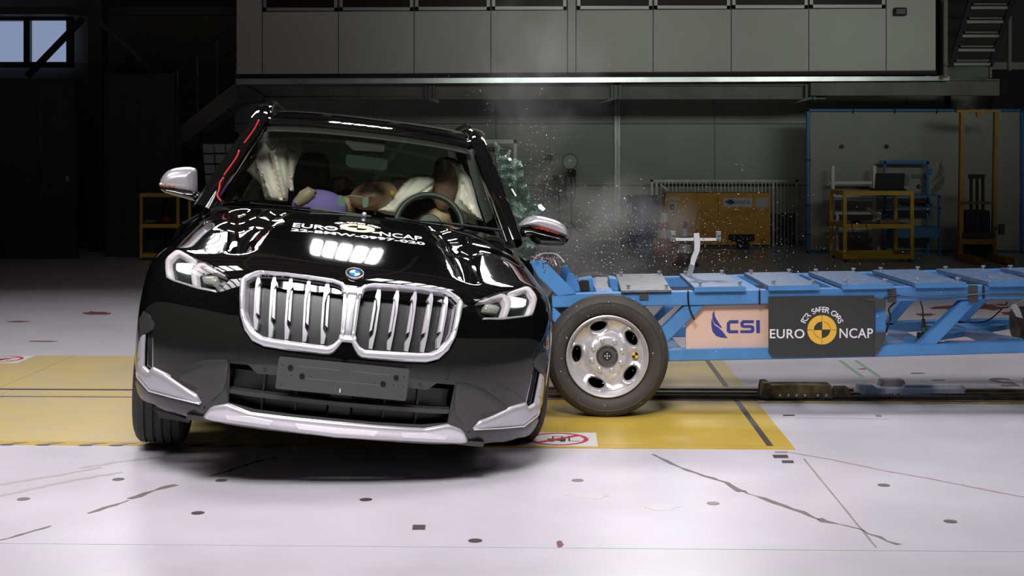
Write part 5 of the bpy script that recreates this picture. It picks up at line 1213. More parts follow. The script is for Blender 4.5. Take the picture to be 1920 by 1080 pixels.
# guide blocks in the rail
m_rust = mat('rusty_block', (.26, .19, .07), rough=.6, two=(.09, .06, .03), nscale=14, bump=.3, bscale=30)
y0 = 8.00
B1 = Thing('guide_block', 'rusty brown ribbed steel block lying on the floor rail under the trolley', 'steel block', G(1500, 748))
def gb(x0, x1, ytop, ybot, m, B, name, D=.14, Y=None):
    Y = Y or gy(750); a, b = W(x0, ybot, Y), W(x1, ybot, Y); h = W(x0, ytop, Y)[2]
    return B.add(name, prism([(a[0], Y, max(0.001, a[2])), (b[0], Y, max(0.001, a[2])), (b[0]-.005, Y+.03, h), (a[0]+.02, Y+.03, h)], (0, D, 0)), m, bevel=.003)
gb(1433, 1563, 724, 748, m_rust, B1, 'block_body', .12); gb(1427, 1448, 720, 748, m_rust, B1, 'end_cheek', .14)
gb(1563, 1596, 729, 746, m_rust, B1, 'tail_piece', .08)
for x in (1462, 1478, 1493, 1509, 1533, 1549): B1.add('bolt', lathe([(.007, 0), (.007, .008), (0, .008)], W(x, 741, gy(750)), (0, -1, 0), 8), m_bolt)
B2 = Thing('rail_clamp', 'grey steel clamp bar with drilled ends lying on the floor rail', 'steel bar', G(1720, 745))
m_cl = mat('machined_steel', (.75, .76, .76), rough=.5, metal=.0, two=(.5, .51, .51), nscale=10)
gb(1632, 1812, 732, 743, m_cl, B2, 'clamp_bar', .13, gy(745)); 
gb(1616, 1650, 729, 745, m_cl, B2, 'clamp_end', .2, gy(747)); gb(1650, 1700, 714, 728, mat('rust_grey_top', (.30, .26, .24), rough=.6), B2, 'top_block', .08, gy(738))
gb(1692, 1812, 724, 733, m_cl, B2, 'top_plate', .05, gy(741))
for x in (1662, 1668, 1673, 1684, 1768, 1774, 1780, 1785, 1790): B2.add('bore', lathe([(.006, 0), (.006, .004), (0, .004)], W(x, 740, gy(745)), (0, -1, 0), 8), m_blk)
# ================================================================== THINGS ALONG THE BACK WALL
def seg(a, b, wd): # a flat bar of wd px between two px points, as polygon
    a = np.array(a, float); b = np.array(b, float); d = b-a; d /= np.linalg.norm(d); n = np.array([-d[1], d[0]])*wd/2
    return [tuple(a+n), tuple(b+n), tuple(b-n), tuple(a-n)]
m_yc = mat('cart_yellow_paint', (.68, .42, .035), rough=.5, noise_=.12, nscale=6); m_bc = mat('rack_blue_paint', (.05, .20, .46), rough=.5); m_wa = mat('white_alu_profile', (.80, .80, .80), rough=.45)
m_wbox = mat('orange_steel', (.66, .32, .03), rough=.55, two=(.40, .17, .02), nscale=5, ramp=(.55, .75)); m_pap = mat('paper_white', (.55, .54, .50), rough=.8)
# blue framed screen with a grey tarpaulin
Ys = 19.3
SC = Thing('tarpaulin_screen', 'large grey tarpaulin laced into a blue tube frame standing against the back wall', 'screen', G(1715, 476))
SC.add('frame', join(rpx(1513, 204.5, 1920, 208.5, Ys, .06), rpx(1513, 205, 1518, 476, Ys, .06), rpx(1914, 205, 1919, 476, Ys, .06), rpx(1513, 471, 1919, 475, Ys, .06)), m_bc)
m_tarp = mat('grey_tarpaulin', (.40, .40, .36), rough=.8, noise_=.08, nscale=1.2)
nx, nz = 60, 30; v = []; f = []
for j in range(nz+1):
    for i in range(nx+1):
        p = W(1519+393*i/nx, 210+259*j/nz, Ys+.03); n = .02*noise.noise(Vector((i*.12+j*.14, j*.05, 0)))+.02*noise.noise(Vector((i*.05, j*.09, 3)))+.012*math.sin((i-j*.8)*.35)*max(0, 1-j/14)*(i < 18)
        v.append(p+[0, n, 0])
for j in range(nz):
    for i in range(nx): f.append((j*(nx+1)+i, j*(nx+1)+i+1, (j+1)*(nx+1)+i+1, (j+1)*(nx+1)+i))
tarp = SC.add('tarpaulin', (v, f), m_tarp, smooth=True)
for x in (1600, 1678, 1757, 1835): SC.add('lacing', rpx(x-1, 204, x+1, 213, Ys-.01, .02), m_blk)
for y in (300, 385, 440): SC.add('lacing', rpx(1510, y-1, 1520, y+1, Ys-.01, .02), m_blk)
for x, y in ((1578.5, 274.5), (1662.5, 274.5), (1723, 349.5)):
    c = W(x, y, Ys-.01); R = .028
    d_ = SC.add('target_mark', lathe([(R, 0), (R, .003), (0, .003)], c, (0, -1, 0), 20), m_blk)
    SC.add('target_cross', join(prism([c+np.array([R*.7*sx, -.004, R*.7*sz]) for sx, sz in ((-1, -.85), (-.85, -1), (1, .85), (.85, 1))], (0, -.001, 0))), m_pap, par=d_)
m_ink = mat('faded_print', (.22, .24, .22), rough=.8)
lg = lambda pts: cr(1440, 160, 3, pts)
SC.add('faded_logo', join(ppx(lg([(975, 420), (988, 470), (980, 505), (950, 530), (915, 552), (940, 520), (965, 480)]), Ys-.005, .002), ppx(lg([(995, 500), (990, 550), (965, 590), (920, 615), (930, 580), (950, 550)]), Ys-.005, .002),
    ppx(lg([(810, 502), (870, 502), (888, 520), (890, 600), (870, 614), (800, 614), (800, 597), (860, 597), (866, 590), (866, 530), (860, 520), (810, 520)]), Ys-.005, .002), ppx(lg([(740, 500), (780, 500), (800, 520), (790, 560), (745, 560)]), Ys-.005, .002)), m_ink, par=tarp)
# helper: an open frame trolley / rack from px
def rack(T, m, xs_, ys_, Yf, dep, r=.03, post='post', rail='rail'):
    for x in xs_:
        for Y in (Yf, Yf+dep):
            p = W(x, ys_[0], Yf); T.add(post, bx(p[0]-r/2, p[0]+r/2, Y, Y+r, .02, p[2]), m)
    for y in ys_:
        z = W(0, y, Yf)[2]; x0 = W(xs_[0], 0, Yf)[0]; x1 = W(xs_[-1], 0, Yf)[0]
        for Y in (Yf, Yf+dep): T.add(rail, bx(x0-r/2, x1+r/2, Y, Y+r*.8, z-r, z), m)
        for x in (x0, x1): T.add(rail, bx(x-r/2, x+r/2, Yf, Yf+dep, z-r, z), m)
# yellow cart with the laptop
Yc = 17.7
CT_ = Thing('tool_cart', 'yellow steel cart carrying an open black laptop on its top board', 'cart', G(1645, 492))
zt_ = W(0, 358, Yc)[2]; zl = W(0, 420, Yc)[2]; x0, x1 = W(1583, 0, Yc)[0], W(1712, 0, Yc)[0]
for x in (x0, x1-.02):
    for Y in (Yc, Yc+.75): CT_.add('post', bx(x-.012, x+.032, Y, Y+.04, .04, zt_), m_yc)
for z, nm in ((zt_, 'top_rail'), (zl, 'shelf_rail'), (.10, 'base_rail')):
    CT_.add(nm, join(bx(x0, x1, Yc-.005, Yc+.035, z-.055, z), bx(x0, x1, Yc+.75, Yc+.79, z-.055, z), bx(x0, x0+.04, Yc, Yc+.79, z-.055, z), bx(x1-.04, x1, Yc, Yc+.79, z-.055, z)), m_yc)
CT_.add('top_board', bx(x0+.02, x1-.02, Yc+.02, Yc+.77, zt_-.02, zt_-.004), m_yc); CT_.add('shelf_board', bx(x0+.02, x1-.02, Yc+.02, Yc+.77, zl-.02, zl-.004), m_dkst)
for x in (x0+.03, x1-.03):
    for Y in (Yc+.05, Yc+.72): CT_.add('castor', lathe([(.024, -.012), (.024, .012)], (x, Y, .024), (1, 0, 0), 12), m_blk)
LP = Thing('laptop', 'open black laptop seen from behind on the yellow cart', 'laptop', W(1665, 357, Yc+.3))
LP.add('screen', prism([W(1642, 325, Yc+.3), W(1697, 325, Yc+.3), W(1695, 354, Yc+.25), W(1640, 354, Yc+.25)], (0, .015, 0)), m_blk, bevel=.003)
LP.add('keyboard_base', bx(W(1636, 0, Yc+.3)[0], W(1698, 0, Yc+.3)[0], Yc+.26, Yc+.5, zt_+.001, zt_+.02), m_blk, bevel=.003)
kb = mobj('cable_heap', join(*[tube([W(1600+i*4, 355-2*random.random(), Yc+.2), W(1606+i*4, 351, Yc+.2+.1*random.random()), W(1612+i*4, 355, Yc+.25)], .008, 5) for i in range(7)]), m_blk); tag(kb, 'small heap of black cables beside the laptop on the yellow cart', 'cables')
bb = Thing('cardboard_offcut', 'bent brown cardboard strip leaning on the yellow cart shelf', 'cardboard', W(1660, 419, Yc+.2)); m_card = mat('cardboard', (.30, .19, .11), rough=.8)
bb.add('strip', ppx([(1628, 387), (1654, 405), (1652, 411), (1624, 393)], Yc+.2, .06), m_card); bb.add('strip', join(rpx(1650, 412.5, 1687, 419, Yc+.15, .12)), m_card)
bb2 = mobj('black_pouch', join(ball(W(1605, 416, Yc+.2), (.06, .05, .024), 12, 8)), m_blk); tag(bb2, 'small black pouch lying on the shelf of the yellow cart', 'pouch')
hc1 = mobj('hanging_cable', tube(bspl(np.array([W(x, y, Yc-.01) for x, y in [(1596, 417), (1600, 440), (1612, 454), (1622, 454), (1628, 445), (1624, 420)]]), np.linspace(0, 5, 24)), .005, 5), m_blk, smooth=True); tag(hc1, 'thin black cable looping down from the shelf of the yellow cart', 'cable')
# white aluminium rig
Ya = 18.92
AL = Thing('profile_rig', 'white aluminium profile rig with two tall posts behind the yellow cart', 'rig', G(1610, 487))
AL.add('tall_post', rpx(1559, 311, 1565, 480, Ya, .05), m_wa); AL.add('tall_post', rpx(1637, 311, 1643, 480, Ya, .05), m_wa)
for y in (340, 366, 398, 425): AL.add('cross_bar', rpx(1555, y, 1643, y+5, Ya+.05, .05), m_wa)
AL.add('low_post', rpx(1568, 400, 1573, 482, Ya-.3, .05), m_wa); AL.add('low_post', rpx(1645, 400, 1650, 482, Ya-.3, .05), m_wa); AL.add('table_top', rpx(1565, 397, 1652, 402, Ya-.32, .35), m_wa)
AL.add('small_frame', join(rpx(1578, 374, 1643, 377, Ya-.1, .02), rpx(1578, 374, 1581, 398, Ya-.1, .02), rpx(1640, 374, 1643, 398, Ya-.1, .02)), m_wa); AL.add('base_bar', rpx(1576, 478, 1650, 484, Ya-.3, .3), m_wa)
for x in (1562, 1640): AL.add('foot', bx(W(x, 0, Ya)[0]-.02, W(x, 0, Ya)[0]+.05, Ya-.02, Ya+.08, 0, .08), m_wa)
# blue rack
Yr = 19.05
BR = Thing('blue_rack', 'tall blue steel rack with a lower shelf box behind the laptop cart', 'rack', G(1705, 484))
BR.add('top_bar', rpx(1651, 301, 1743, 307, Yr, .05), m_bc)
for x in (1659, 1740): BR.add('upright', rpx(x-2, 303, x+2, 482, Yr, .04), m_bc)
for x in (1676, 1762): BR.add('upright', rpx(x-2, 366, x+1.5, 484, Yr-.3, .04), m_bc)
for y in (366, 389): BR.add('shelf', rpx(1658, y, 1764, y+3.5, Yr-.3, .34), m_bc)
BR.add('shelf_box', rpx(1675, 426, 1762, 446, Yr-.28, .3), m_bc); BR.add('base_bar', rpx(1658, 481, 1764, 485, Yr-.3, .34), m_bc); BR.add('hook', ppx([(1740, 316), (1748, 316), (1748, 328), (1742, 328)], Yr-.02, .02), m_bc)
for x in (1660, 1762): BR.add('foot', bx(W(x, 0, Yr)[0]-.02, W(x, 0, Yr)[0]+.02, Yr-.28, Yr-.2, 0, .05), m_bc)
cc_ = mobj('coiled_hose', join(*[tube([W(1680+i*12, 386, Yr-.2), W(1690+i*12, 379+2*(i % 2), Yr-.15), W(1702+i*11, 386, Yr-.2)], .012, 6) for i in range(5)]), m_blk); tag(cc_, 'black hose coiled on the upper shelf of the blue rack', 'hose')
# pallet stacker
Yp = 17.9
m_yp = mat('stacker_ochre', (.38, .20, .03), rough=.55, noise_=.2, nscale=6)
PS = Thing('pallet_stacker', 'ochre yellow pallet stacker with a tall mast parked before the tarpaulin', 'stacker', G(1836, 491))
PS.add('mast_rail', ppx([(1802, 206), (1809, 206), (1806, 489), (1798, 489)], Yp, .08), m_yp); PS.add('mast_rail', ppx([(1866, 206), (1873, 206), (1868, 489), (1861, 489)], Yp, .08), m_yp)
PS.add('mast_head', rpx(1795, 206, 1877, 211, Yp-.02, .1), m_yp); PS.add('mast_pulley', rpx(1832, 211, 1840, 220, Yp, .05), m_yp); PS.add('head_lamp', rpx(1793, 199, 1819, 207, Yp+.03, .08), mat('dark_maroon', (.05, .015, .012), rough=.6))
for x in (1822, 1833, 1844): PS.add('lift_chain', rpx(x-2, 328, x+2, 470, Yp+.03, .04), m_blk)
PS.add('chain_head', rpx(1818, 327, 1847, 335, Yp, .06), m_blk); PS.add('carriage_bar', rpx(1803, 378, 1862, 383, Yp-.04, .06), mat('stacker_rust', (.16, .05, .03), rough=.6)); PS.add('carriage_bar', rpx(1800, 448, 1864, 458, Yp-.04, .06), m_yp)
PS.add('carriage_plate', rpx(1806, 437, 1866, 446, Yp-.06, .05), m_dkgr); PS.add('drive_box', prism([W(x, y, Yp+.05) for x, y in ((1812, 395), (1856, 395), (1858, 486), (1810, 486))], (0, .35, 0)), m_blk); PS.add('side_lever', join(rpx(1860, 426, 1880, 431, Yp-.05, .03), rpx(1874, 420, 1884, 440, Yp-.06, .05)), m_dkst)
for x in (1805, 1862): PS.add('fork_leg', bx(W(x, 0, Yp)[0]-.05, W(x, 0, Yp)[0]+.06, Yp-.6, Yp+.3, .01, .09), m_yp)
# blue drum, cones, tank cart, wire container, tripod lamp, stool table, notice board
Yd = 20.3
gx = W(1204, 0, Yd)[0]; zT = W(0, 366, Yd)[2]; R0 = .23
DR = Thing('plastic_drum', 'dark blue plastic drum with a paper label standing left of the orange tank', 'drum', (gx, Yd, 0))
DR.add('body', lathe([(R0*.80, 0), (R0*.92, .04), (R0, .22), (R0*1.04, zT*.5), (R0, zT*.86), (R0*.90, zT*.95), (R0*.86, zT*.97)], (gx, Yd, 0), (0, 0, 1), 28), mat('drum_blue', (.03, .08, .22), rough=.4), smooth=True)
DR.add('lid_ring', lathe([(R0*.96, zT*.95), (R0*.98, zT*.97), (R0*.96, zT), (0, zT)], (gx, Yd, 0), (0, 0, 1), 28), m_blk, smooth=True)
DR.add('paper_label', rpx(1170, 381, 1185, 401, Yd-R0-.03, .005), m_pap); DR.add('warning_label', rpx(1169, 407, 1181, 425, Yd-R0-.03, .005), mat('label_ochre', (.35, .25, .06), rough=.6))
m_cone = mat('cone_red', (.42, .06, .03), rough=.5); m_refl = mat('cone_reflective_band', (.85, .85, .85), rough=.25)
def cone(px, ptop, pbot, Y, lab, mb, grp=None):
    b = np.array([W(px, 0, Y)[0], Y, 0]); h = W(0, ptop, Y)[2]; CN = Thing('traffic_cone', lab, 'cone', b, grp)
    CN.add('base_plate', bx(b[0]-h*.27, b[0]+h*.27, Y-h*.27, Y+h*.27, 0, .035), mb, bevel=.01)
    r = lambda t: h*(.20*(1-t)+.035)
    def band(t0, t1, m, nm, k=1.0): CN.add(nm, lathe([(r(t0)*k, h*t0), (r(t1)*k, h*t1)], b, (0, 0, 1), 24), m, smooth=True)
    band(.03, 1, mb, 'body'); band(.30, .48, m_refl, 'reflective_band', 1.04); band(.66, .84, m_refl, 'reflective_band', 1.05)
    return CN
cone(1246, 385, 464, 19.55, 'red and white traffic cone close to the blue drum', m_cone)
cone(1285, 415, 475, 17.2, 'dark cone with glaring reflective bands in front of the orange tank', mat('cone_dark', (.06, .02, .015), rough=.5))
Yt = 20.2
TK = Thing('tank_cart', 'orange steel tank box with stickers in front of the wire container', 'machine', G(1345, 466))
TK.add('box', rpx(1248, 362, 1445, 458, Yt, .5), m_wbox, bevel=.01); TK.add('centre_seam', rpx(1347, 358, 1352, 458, Yt-.03, .03), m_wbox); TK.add('bottom_rail', rpx(1248, 450, 1445, 459, Yt-.02, .03), m_wbox)
sg = TK.add('name_sign', rpx(1356, 371, 1410, 388, Yt-.012, .01), mat('sign_cream', (.60, .60, .55), rough=.5))
v, f = textfit('Housecia', .30, .075, 0); a = W(1379, 385, Yt-.014); TK.add('sign_lettering', ([a+np.array([p[0]+.06, 0, p[1]+.02]) for p in v], f), m_navy, par=sg); TK.add('sign_emblem', ppx([(1359, 377), (1372, 374), (1378, 380), (1370, 384), (1362, 381)], Yt-.014, .002), m_navy, par=sg)
TK.add('white_notice', rpx(1417, 371, 1441, 389, Yt-.012, .01), m_pap); TK.add('white_notice', rpx(1253, 369, 1273, 376, Yt-.012, .01), m_pap); TK.add('white_notice', rpx(1424, 391, 1432, 395, Yt-.012, .01), m_pap)
gg = TK.add('gauge_panel', rpx(1254, 379, 1267, 397, Yt-.02, .02), m_pap); TK.add('gauge_face', rpx(1256, 383, 1264, 394, Yt-.025, .006), m_blk, par=gg)
TK.add('hitch_plate', rpx(1368, 440, 1415, 451, Yt-.1, .1), m_blk); TK.add('hitch_block', rpx(1383, 448, 1405, 466, Yt-.12, .12), m_blk)
TK.add('hose', tube(bspl(np.array([W(x, y, Yt-.03) for x, y in [(1306, 440), (1306, 400), (1312, 388), (1318, 400), (1318, 436)]]), np.linspace(0, 4, 20)), .012, 6), m_wbox, smooth=True)
for x in (1262, 1430): TK.add('wheel', lathe([(.06, -.03), (.06, .03)], (W(x, 0, Yt)[0], Yt+.1, .06), (1, 0, 0), 14), m_blk)
TK.add('chassis', rpx(1255, 458, 1440, 465, Yt+.05, .3), m_dkst)
Yw = 20.8
WC = Thing('wire_container', 'grey steel mesh container behind the orange tank', 'container', G(1358, 470))
WC.add('frame', join(rpx(1220, 337, 1497, 341, Yw, .04), rpx(1220, 337, 1225, 472, Yw, .04), rpx(1492, 337, 1497, 472, Yw, .04), rpx(1220, 468, 1497, 473, Yw, .04), rpx(1448, 341, 1452, 470, Yw, .04), rpx(1229, 341, 1232, 470, Yw+.02, .03)), m_steel)
for i in range(38): x = 1233+i*7; WC.add('wire', rpx(x-.7, 341, x+.7, 468, Yw+.01, .008), m_steel)
WC.add('back_sheet', rpx(1222, 400, 1495, 470, Yw+.1, .02), mat('container_dark', (.05, .055, .05), rough=.7))
WC.add('top_brace', bar(W(1238, 346, Yw-.02), W(1254, 358, Yw-.02), .02, .03), m_wa)
# tripod flood lamp
Yl = 20.2
lx = W(1070, 0, Yl)[0]; TL = Thing('tripod_lamp', 'round work lamp with coiled cables on a thin tripod by the ribbed wall', 'lamp', (lx, Yl, 0))
c = W(1068.5, 303, Yl)
TL.add('lamp_housing', lathe([(.108, -.03), (.115, .0), (.10, .06), (.04, .10), (0, .10)], c, (0, 1, 0), 28), m_dkst, smooth=True)
TL.add('lamp_glass', lathe([(.102, -.032), (.06, -.05), (0, -.055)], c, (0, 1, 0), 28), mat('lamp_face', (.55, .58, .52), rough=.25), smooth=True)
TL.add('clamp', rpx(1064, 318, 1080, 332, Yl-.02, .06), m_blk); TL.add('mast', rpx(1070, 318, 1073, 424, Yl, .022), m_blk)
for sx in (-1, 0, 1): TL.add('leg', bar(W(1071, 418, Yl), np.array([lx+sx*.34, Yl+(.25 if sx == 0 else -.1), .01]), .016, .016), m_blk)
for s_, w0 in ((-1, 10), (1, 9), (-1, 7)): TL.add('cable_loop', tube(bspl(np.array([W(x, y, Yl-.04) for x, y in [(1069, 316), (1069+s_*w0, 330), (1069+s_*(w0+2), 352), (1069+s_*w0, 372), (1069+s_*3, 380)]]), np.linspace(0, 4, 20)), .008, 5), m_blk, smooth=True)
Yb = 20.6
TB = Thing('side_table', 'small grey metal table with a black box against the ribbed wall', 'table', G((1022+1050)/2, 462)); m_tg = mat('table_grey', (.12, .12, .11), rough=.6)
TB.add('top', rpx(1016, 338, 1052, 343, Yb, .3), m_tg)
for x in (1018, 1049): 
    for dy in (0, .28): TB.add('leg', bx(W(x, 0, Yb)[0]-.01, W(x, 0, Yb)[0]+.01, Yb+dy, Yb+dy+.02, 0, W(0, 343, Yb)[2]), m_tg)
TB.add('drawer', rpx(1028, 345, 1050, 358, Yb+.01, .25), m_tg); TB.add('black_box', rpx(1035, 329, 1047, 338, Yb+.05, .1), m_blk)
nb = mobj('wall_socket_box', join(rpx(1021, 291, 1036, 300, YW-.06, .06), rpx(1030, 300, 1032, 308, YW-.03, .03)), m_dkst); tag(nb, 'small dark switch box on the ribbed wall left of the lamp', 'switch box')
NB = Thing('tube_stand', 'light grey square tube frame standing behind the shattered window', 'frame', G(915, 462)); NB.add('top_bar', rpx(870, 262, 969, 269, 20.4, .04), m_steel)
for x in (871, 966): NB.add('upright', rpx(x-3, 262, x+3, 462, 20.4, .04), m_steel)
ml_ = Thing('wall_lamp', 'small black lamp box on the right end of the mezzanine front', 'lamp', W(1689, 22, YM-.1)); ml_.add('housing', rpx(1678, 14, 1701, 29, YM-.12, .12), m_blk, bevel=.01); ml_.add('lens', rpx(1681, 17, 1698, 26, YM-.125, .006), m_dkst)
# left: yellow cart with red object, glazed rack
Yq = 18.0
YC = Thing('yellow_trolley', 'yellow open frame trolley half hidden behind the car mirror', 'cart', G(320, 488))
x0, x1 = W(262, 0, Yq)[0], W(400, 0, Yq)[0]; zt2 = W(0, 362, Yq)[2]; zm = W(0, 420, Yq)[2]
for x in (262, 331, 353, 398): YC.add('post', bx(W(x, 0, Yq)[0], W(x+4.5, 0, Yq)[0], Yq, Yq+.04, .03, zt2), m_yc)
for x in (287, 372): YC.add('rear_post', bx(W(x, 0, Yq)[0], W(x+4, 0, Yq)[0], Yq+.6, Yq+.64, .03, zt2), m_yc)
for z in (zt2, zm, .09): YC.add('shelf_rail', join(bx(x0, x1, Yq-.003, Yq+.043, z-.05, z), bx(x0, x1, Yq+.6, Yq+.64, z-.05, z), bx(x0, x0+.03, Yq, Yq+.64, z-.05, z)), m_yc)
YC.add('shelf', bx(x0, x1, Yq+.02, Yq+.62, zm-.03, zm-.012), m_blk)
for x in (264, 396): YC.add('castor', lathe([(.015, -.01), (.015, .01)], (W(x, 0, Yq)[0]+.03, Yq+.05, .016), (1, 0, 0), 12), m_blk)
rc = Thing('red_canister', 'small dark canister with a red label on the yellow trolley', 'canister', W(312, 419, Yq+.3)); b = W(312, 419, Yq+.3); b[2] = zm-.010
rc.add('body', lathe([(.05, 0), (.055, .01), (.055, .17), (.03, .21), (.03, .24), (0, .24)], b, (0, 0, 1), 18), m_blk, smooth=True); rc.add('label', lathe([(.0565, .02), (.0565, .09)], b, (0, 0, 1), 18), mat('label_red', (.25, .04, .02), rough=.5), smooth=True)
cb = mobj('grey_cloth', ball(W(280, 416, Yq+.2), (.09, .08, .035), 12, 8), mat('cloth_grey', (.2, .22, .2), rough=.9)); tag(cb, 'crumpled grey cloth on the middle shelf of the yellow trolley', 'cloth')
# tilted dark rack with pale panes
RK = Thing('pane_rack', 'dark leaning frame holding pale rectangular panes behind the left pillar', 'rack', G(420, 478)); Yk = 18.9
q = lambda u, v: (373+u*72+(v*14), 248+v*170)
RK.add('frame', join(ppx([q(0, 0), q(1, 0), q(1, .09), q(0, .09)], Yk, .05), ppx([q(0, 0), q(.05, 0), q(.05, 1), q(0, 1)], Yk, .05), ppx([q(.95, 0), q(1, 0), q(1, 1), q(.95, 1)], Yk, .05), rpx(380, 418, 465, 424, Yk, .05)), m_blk)
for r in range(6):
    for c_ in range(3):
        u0, u1, v0, v1 = .07+c_*.30, .07+c_*.30+.27, .13+r*.115, .13+r*.115+.095
        RK.add('pane', ppx([q(u0, v0), q(u1, v0), q(u1, v1), q(u0, v1)], Yk+.01, .02), mat('pale_pane', (.5, .53, .53), rough=.4))
for x in (390, 456): RK.add('leg', bx(W(x, 0, Yk)[0], W(x, 0, Yk)[0]+.05, Yk, Yk+.5, 0, W(0, 418, Yk)[2]), m_blk)
# ---- stairs
def stair(n, lab, A, B, Y, wid, nt_, m, rails):
    T = Thing('steel_stair', lab, 'stairs', (W(A[0], 0, Y)[0], Y, 0))
    a = W(*A, Y); b = W(*B, Y)
    for dy in (0, wid): T.add('stringer', bar(a+[0, dy, 0], b+[0, dy, 0], .04, .22), m)
    for i in range(nt_):
        p = a+(b-a)*(i+.5)/nt_; T.add('tread', box(p+[0, wid/2, .03], (.26, wid-.04, .03)), m)
    for h in rails: T.add('handrail', tube([a+[0, 0, h], b+[0, 0, h]], .02, 8), m, smooth=True)
    for k in range(4): p = a+(b-a)*(k+.3)/4; T.add('baluster', tube([p, p+[0, 0, max(rails)]], .016, 6), m)
    return T
m_st = mat('stair_grey', (.20, .20, .18), rough=.55)
T1 = stair(1, 'grey steel stair with handrails climbing to the mezzanine at the left', (322, 268), (470, 152), 19.4, .8, 9, m_st, (.35, .62, .95)); 
T1.add('support_post', rpx(331, 262, 336, 478, 19.5, .06), m_st); T1.add('support_beam', rpx(331, 212, 372, 215, 19.6, .05), m_st)
T2 = Thing('steel_stair', 'dark steel stair with pale tread edges at the right end of the mezzanine', 'stairs', (W(1820, 0, 18.4)[0], 18.4, 0)); Y2 = 18.4
def ss(x0, y0, x1, y1): return seg((x0, y0), (x1, y1), 9)
T2.add('stringer', ppx([(1779, 125), (1790, 125), (1834, -20), (1822, -20)], Y2, .05), m_blk); T2.add('stringer', ppx([(1852, 125), (1862, 125), (1912, -20), (1902, -20)], Y2, .05), m_blk)
for i in range(6):
    y = 118-i*26.5; x = 1789+i*8
    if y < -20: break
    T2.add('tread', prism([W(x, y-6, Y2), W(x+66, y-6, Y2), W(x+70, y-9, Y2+.25), W(x+4, y-9, Y2+.25)], (0, 0, -.02)), m_st); T2.add('tread_nosing', rpx(x, y, x+68, y+5, Y2-.01, .03), mat('tread_pale', (.34, .35, .31), rough=.5))
T2.add('post', rpx(1770, 0, 1777, 146, Y2+.1, .05), m_st); T2.add('post', rpx(1856, 120, 1860, 146, Y2, .05), m_st); T2.add('post', rpx(1891, 30, 1897, 132, Y2+.1, .05), m_st); T2.add('landing_beam', rpx(1770, 120, 1862, 124, Y2+.05, .06), m_dkst); T2.add('back_sheet', rpx(1764, -60, 1770, 140, Y2+.3, .5), m_dkst)
T2.add('hanging_bracket', rpx(1860, 130, 1960, 205, 19.9, .05), m_blk)
for x in (1773, 1874): T2.add('column', bx(W(x, 0, 20.6)[0], W(x, 0, 20.6)[0]+.08, 20.6, 20.7, 0, W(0, 150, 18.5)[2]), m_dkst)
# ---- person on a platform behind the dark gate
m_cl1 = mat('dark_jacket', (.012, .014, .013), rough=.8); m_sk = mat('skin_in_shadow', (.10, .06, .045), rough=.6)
Yo = 20.0; hx_ = W(243, 0, Yo)[0]; hz = W(0, 104, Yo)[2]
PL = struct('trim_40', bx(hx_-.8, hx_+.8, Yo-.35, Yo+.6, hz-1.72, hz-1.66), m_dkst)
for sx in (-.75, .75): struct('trim_%d' % (41 if sx < 0 else 42), bx(hx_+sx-.04, hx_+sx+.04, Yo+.1, Yo+.18, 0, hz-1.72), m_dkst)
PN = Thing('person', 'person in dark clothes standing behind the top of the dark gate', 'person', (hx_, Yo, hz-1.66))
zf = hz-1.66
jt = [(0, 0, .95), (0, .02, 1.18), (0, .02, 1.40), (0, 0, 1.52), (.18, .02, 1.38), (.25, -.02, 1.12), (.22, -.12, .90), (-.18, .02, 1.38), (-.25, -.02, 1.12), (-.22, -.12, .90), (.10, 0, .90), (.11, .0, .50), (.11, .02, .09), (.11, -.12, .04), (-.10, 0, .90), (-.11, .0, .50), (-.11, .02, .09), (-.11, -.12, .04)]
v, f = skin_body('p', [np.array(j)+[hx_, Yo, zf] for j in jt], [(.16, .12), (.15, .11), (.16, .11), .055, .065, .05, .035, .065, .05, .035, .09, .065, .045, .04, .09, .065, .045, .04], [(0, 1), (1, 2), (2, 3), (2, 4), (4, 5), (5, 6), (2, 7), (7, 8), (8, 9), (0, 10), (10, 11), (11, 12), (12, 13), (0, 14), (14, 15), (15, 16), (16, 17)], m_cl1, PN)
PN.add('body', (v, f), m_cl1, smooth=True)
hv, hf = ball((0, 0, 0), 1, 20, 16); hv = [np.array([hx_, Yo-.01, hz])+np.array([q[0]*.078, q[1]*.095-.018*math.exp(-(q[0]/.2)**2-((q[2]+.15)/.25)**2)*(q[1] < -.5), q[2]*.118]) for q in hv]
hd_ = PN.add('head', (hv, hf), m_sk, smooth=True); hv2 = [np.array([hx_, Yo+.008, hz+.018])+np.array([q[0]*.084, q[1]*.10, q[2]*.118]) for q in ball((0, 0, 0), 1, 20, 12)[0]]
PN.add('hair', (hv2, ball((0, 0, 0), 1, 20, 12)[1]), m_blk, par=hd_, smooth=True)
for sx in (-1, 1): PN.add('ear', ball((hx_+sx*.08, Yo, hz-.01), (.01, .02, .03), 8, 6), m_sk, par=hd_)
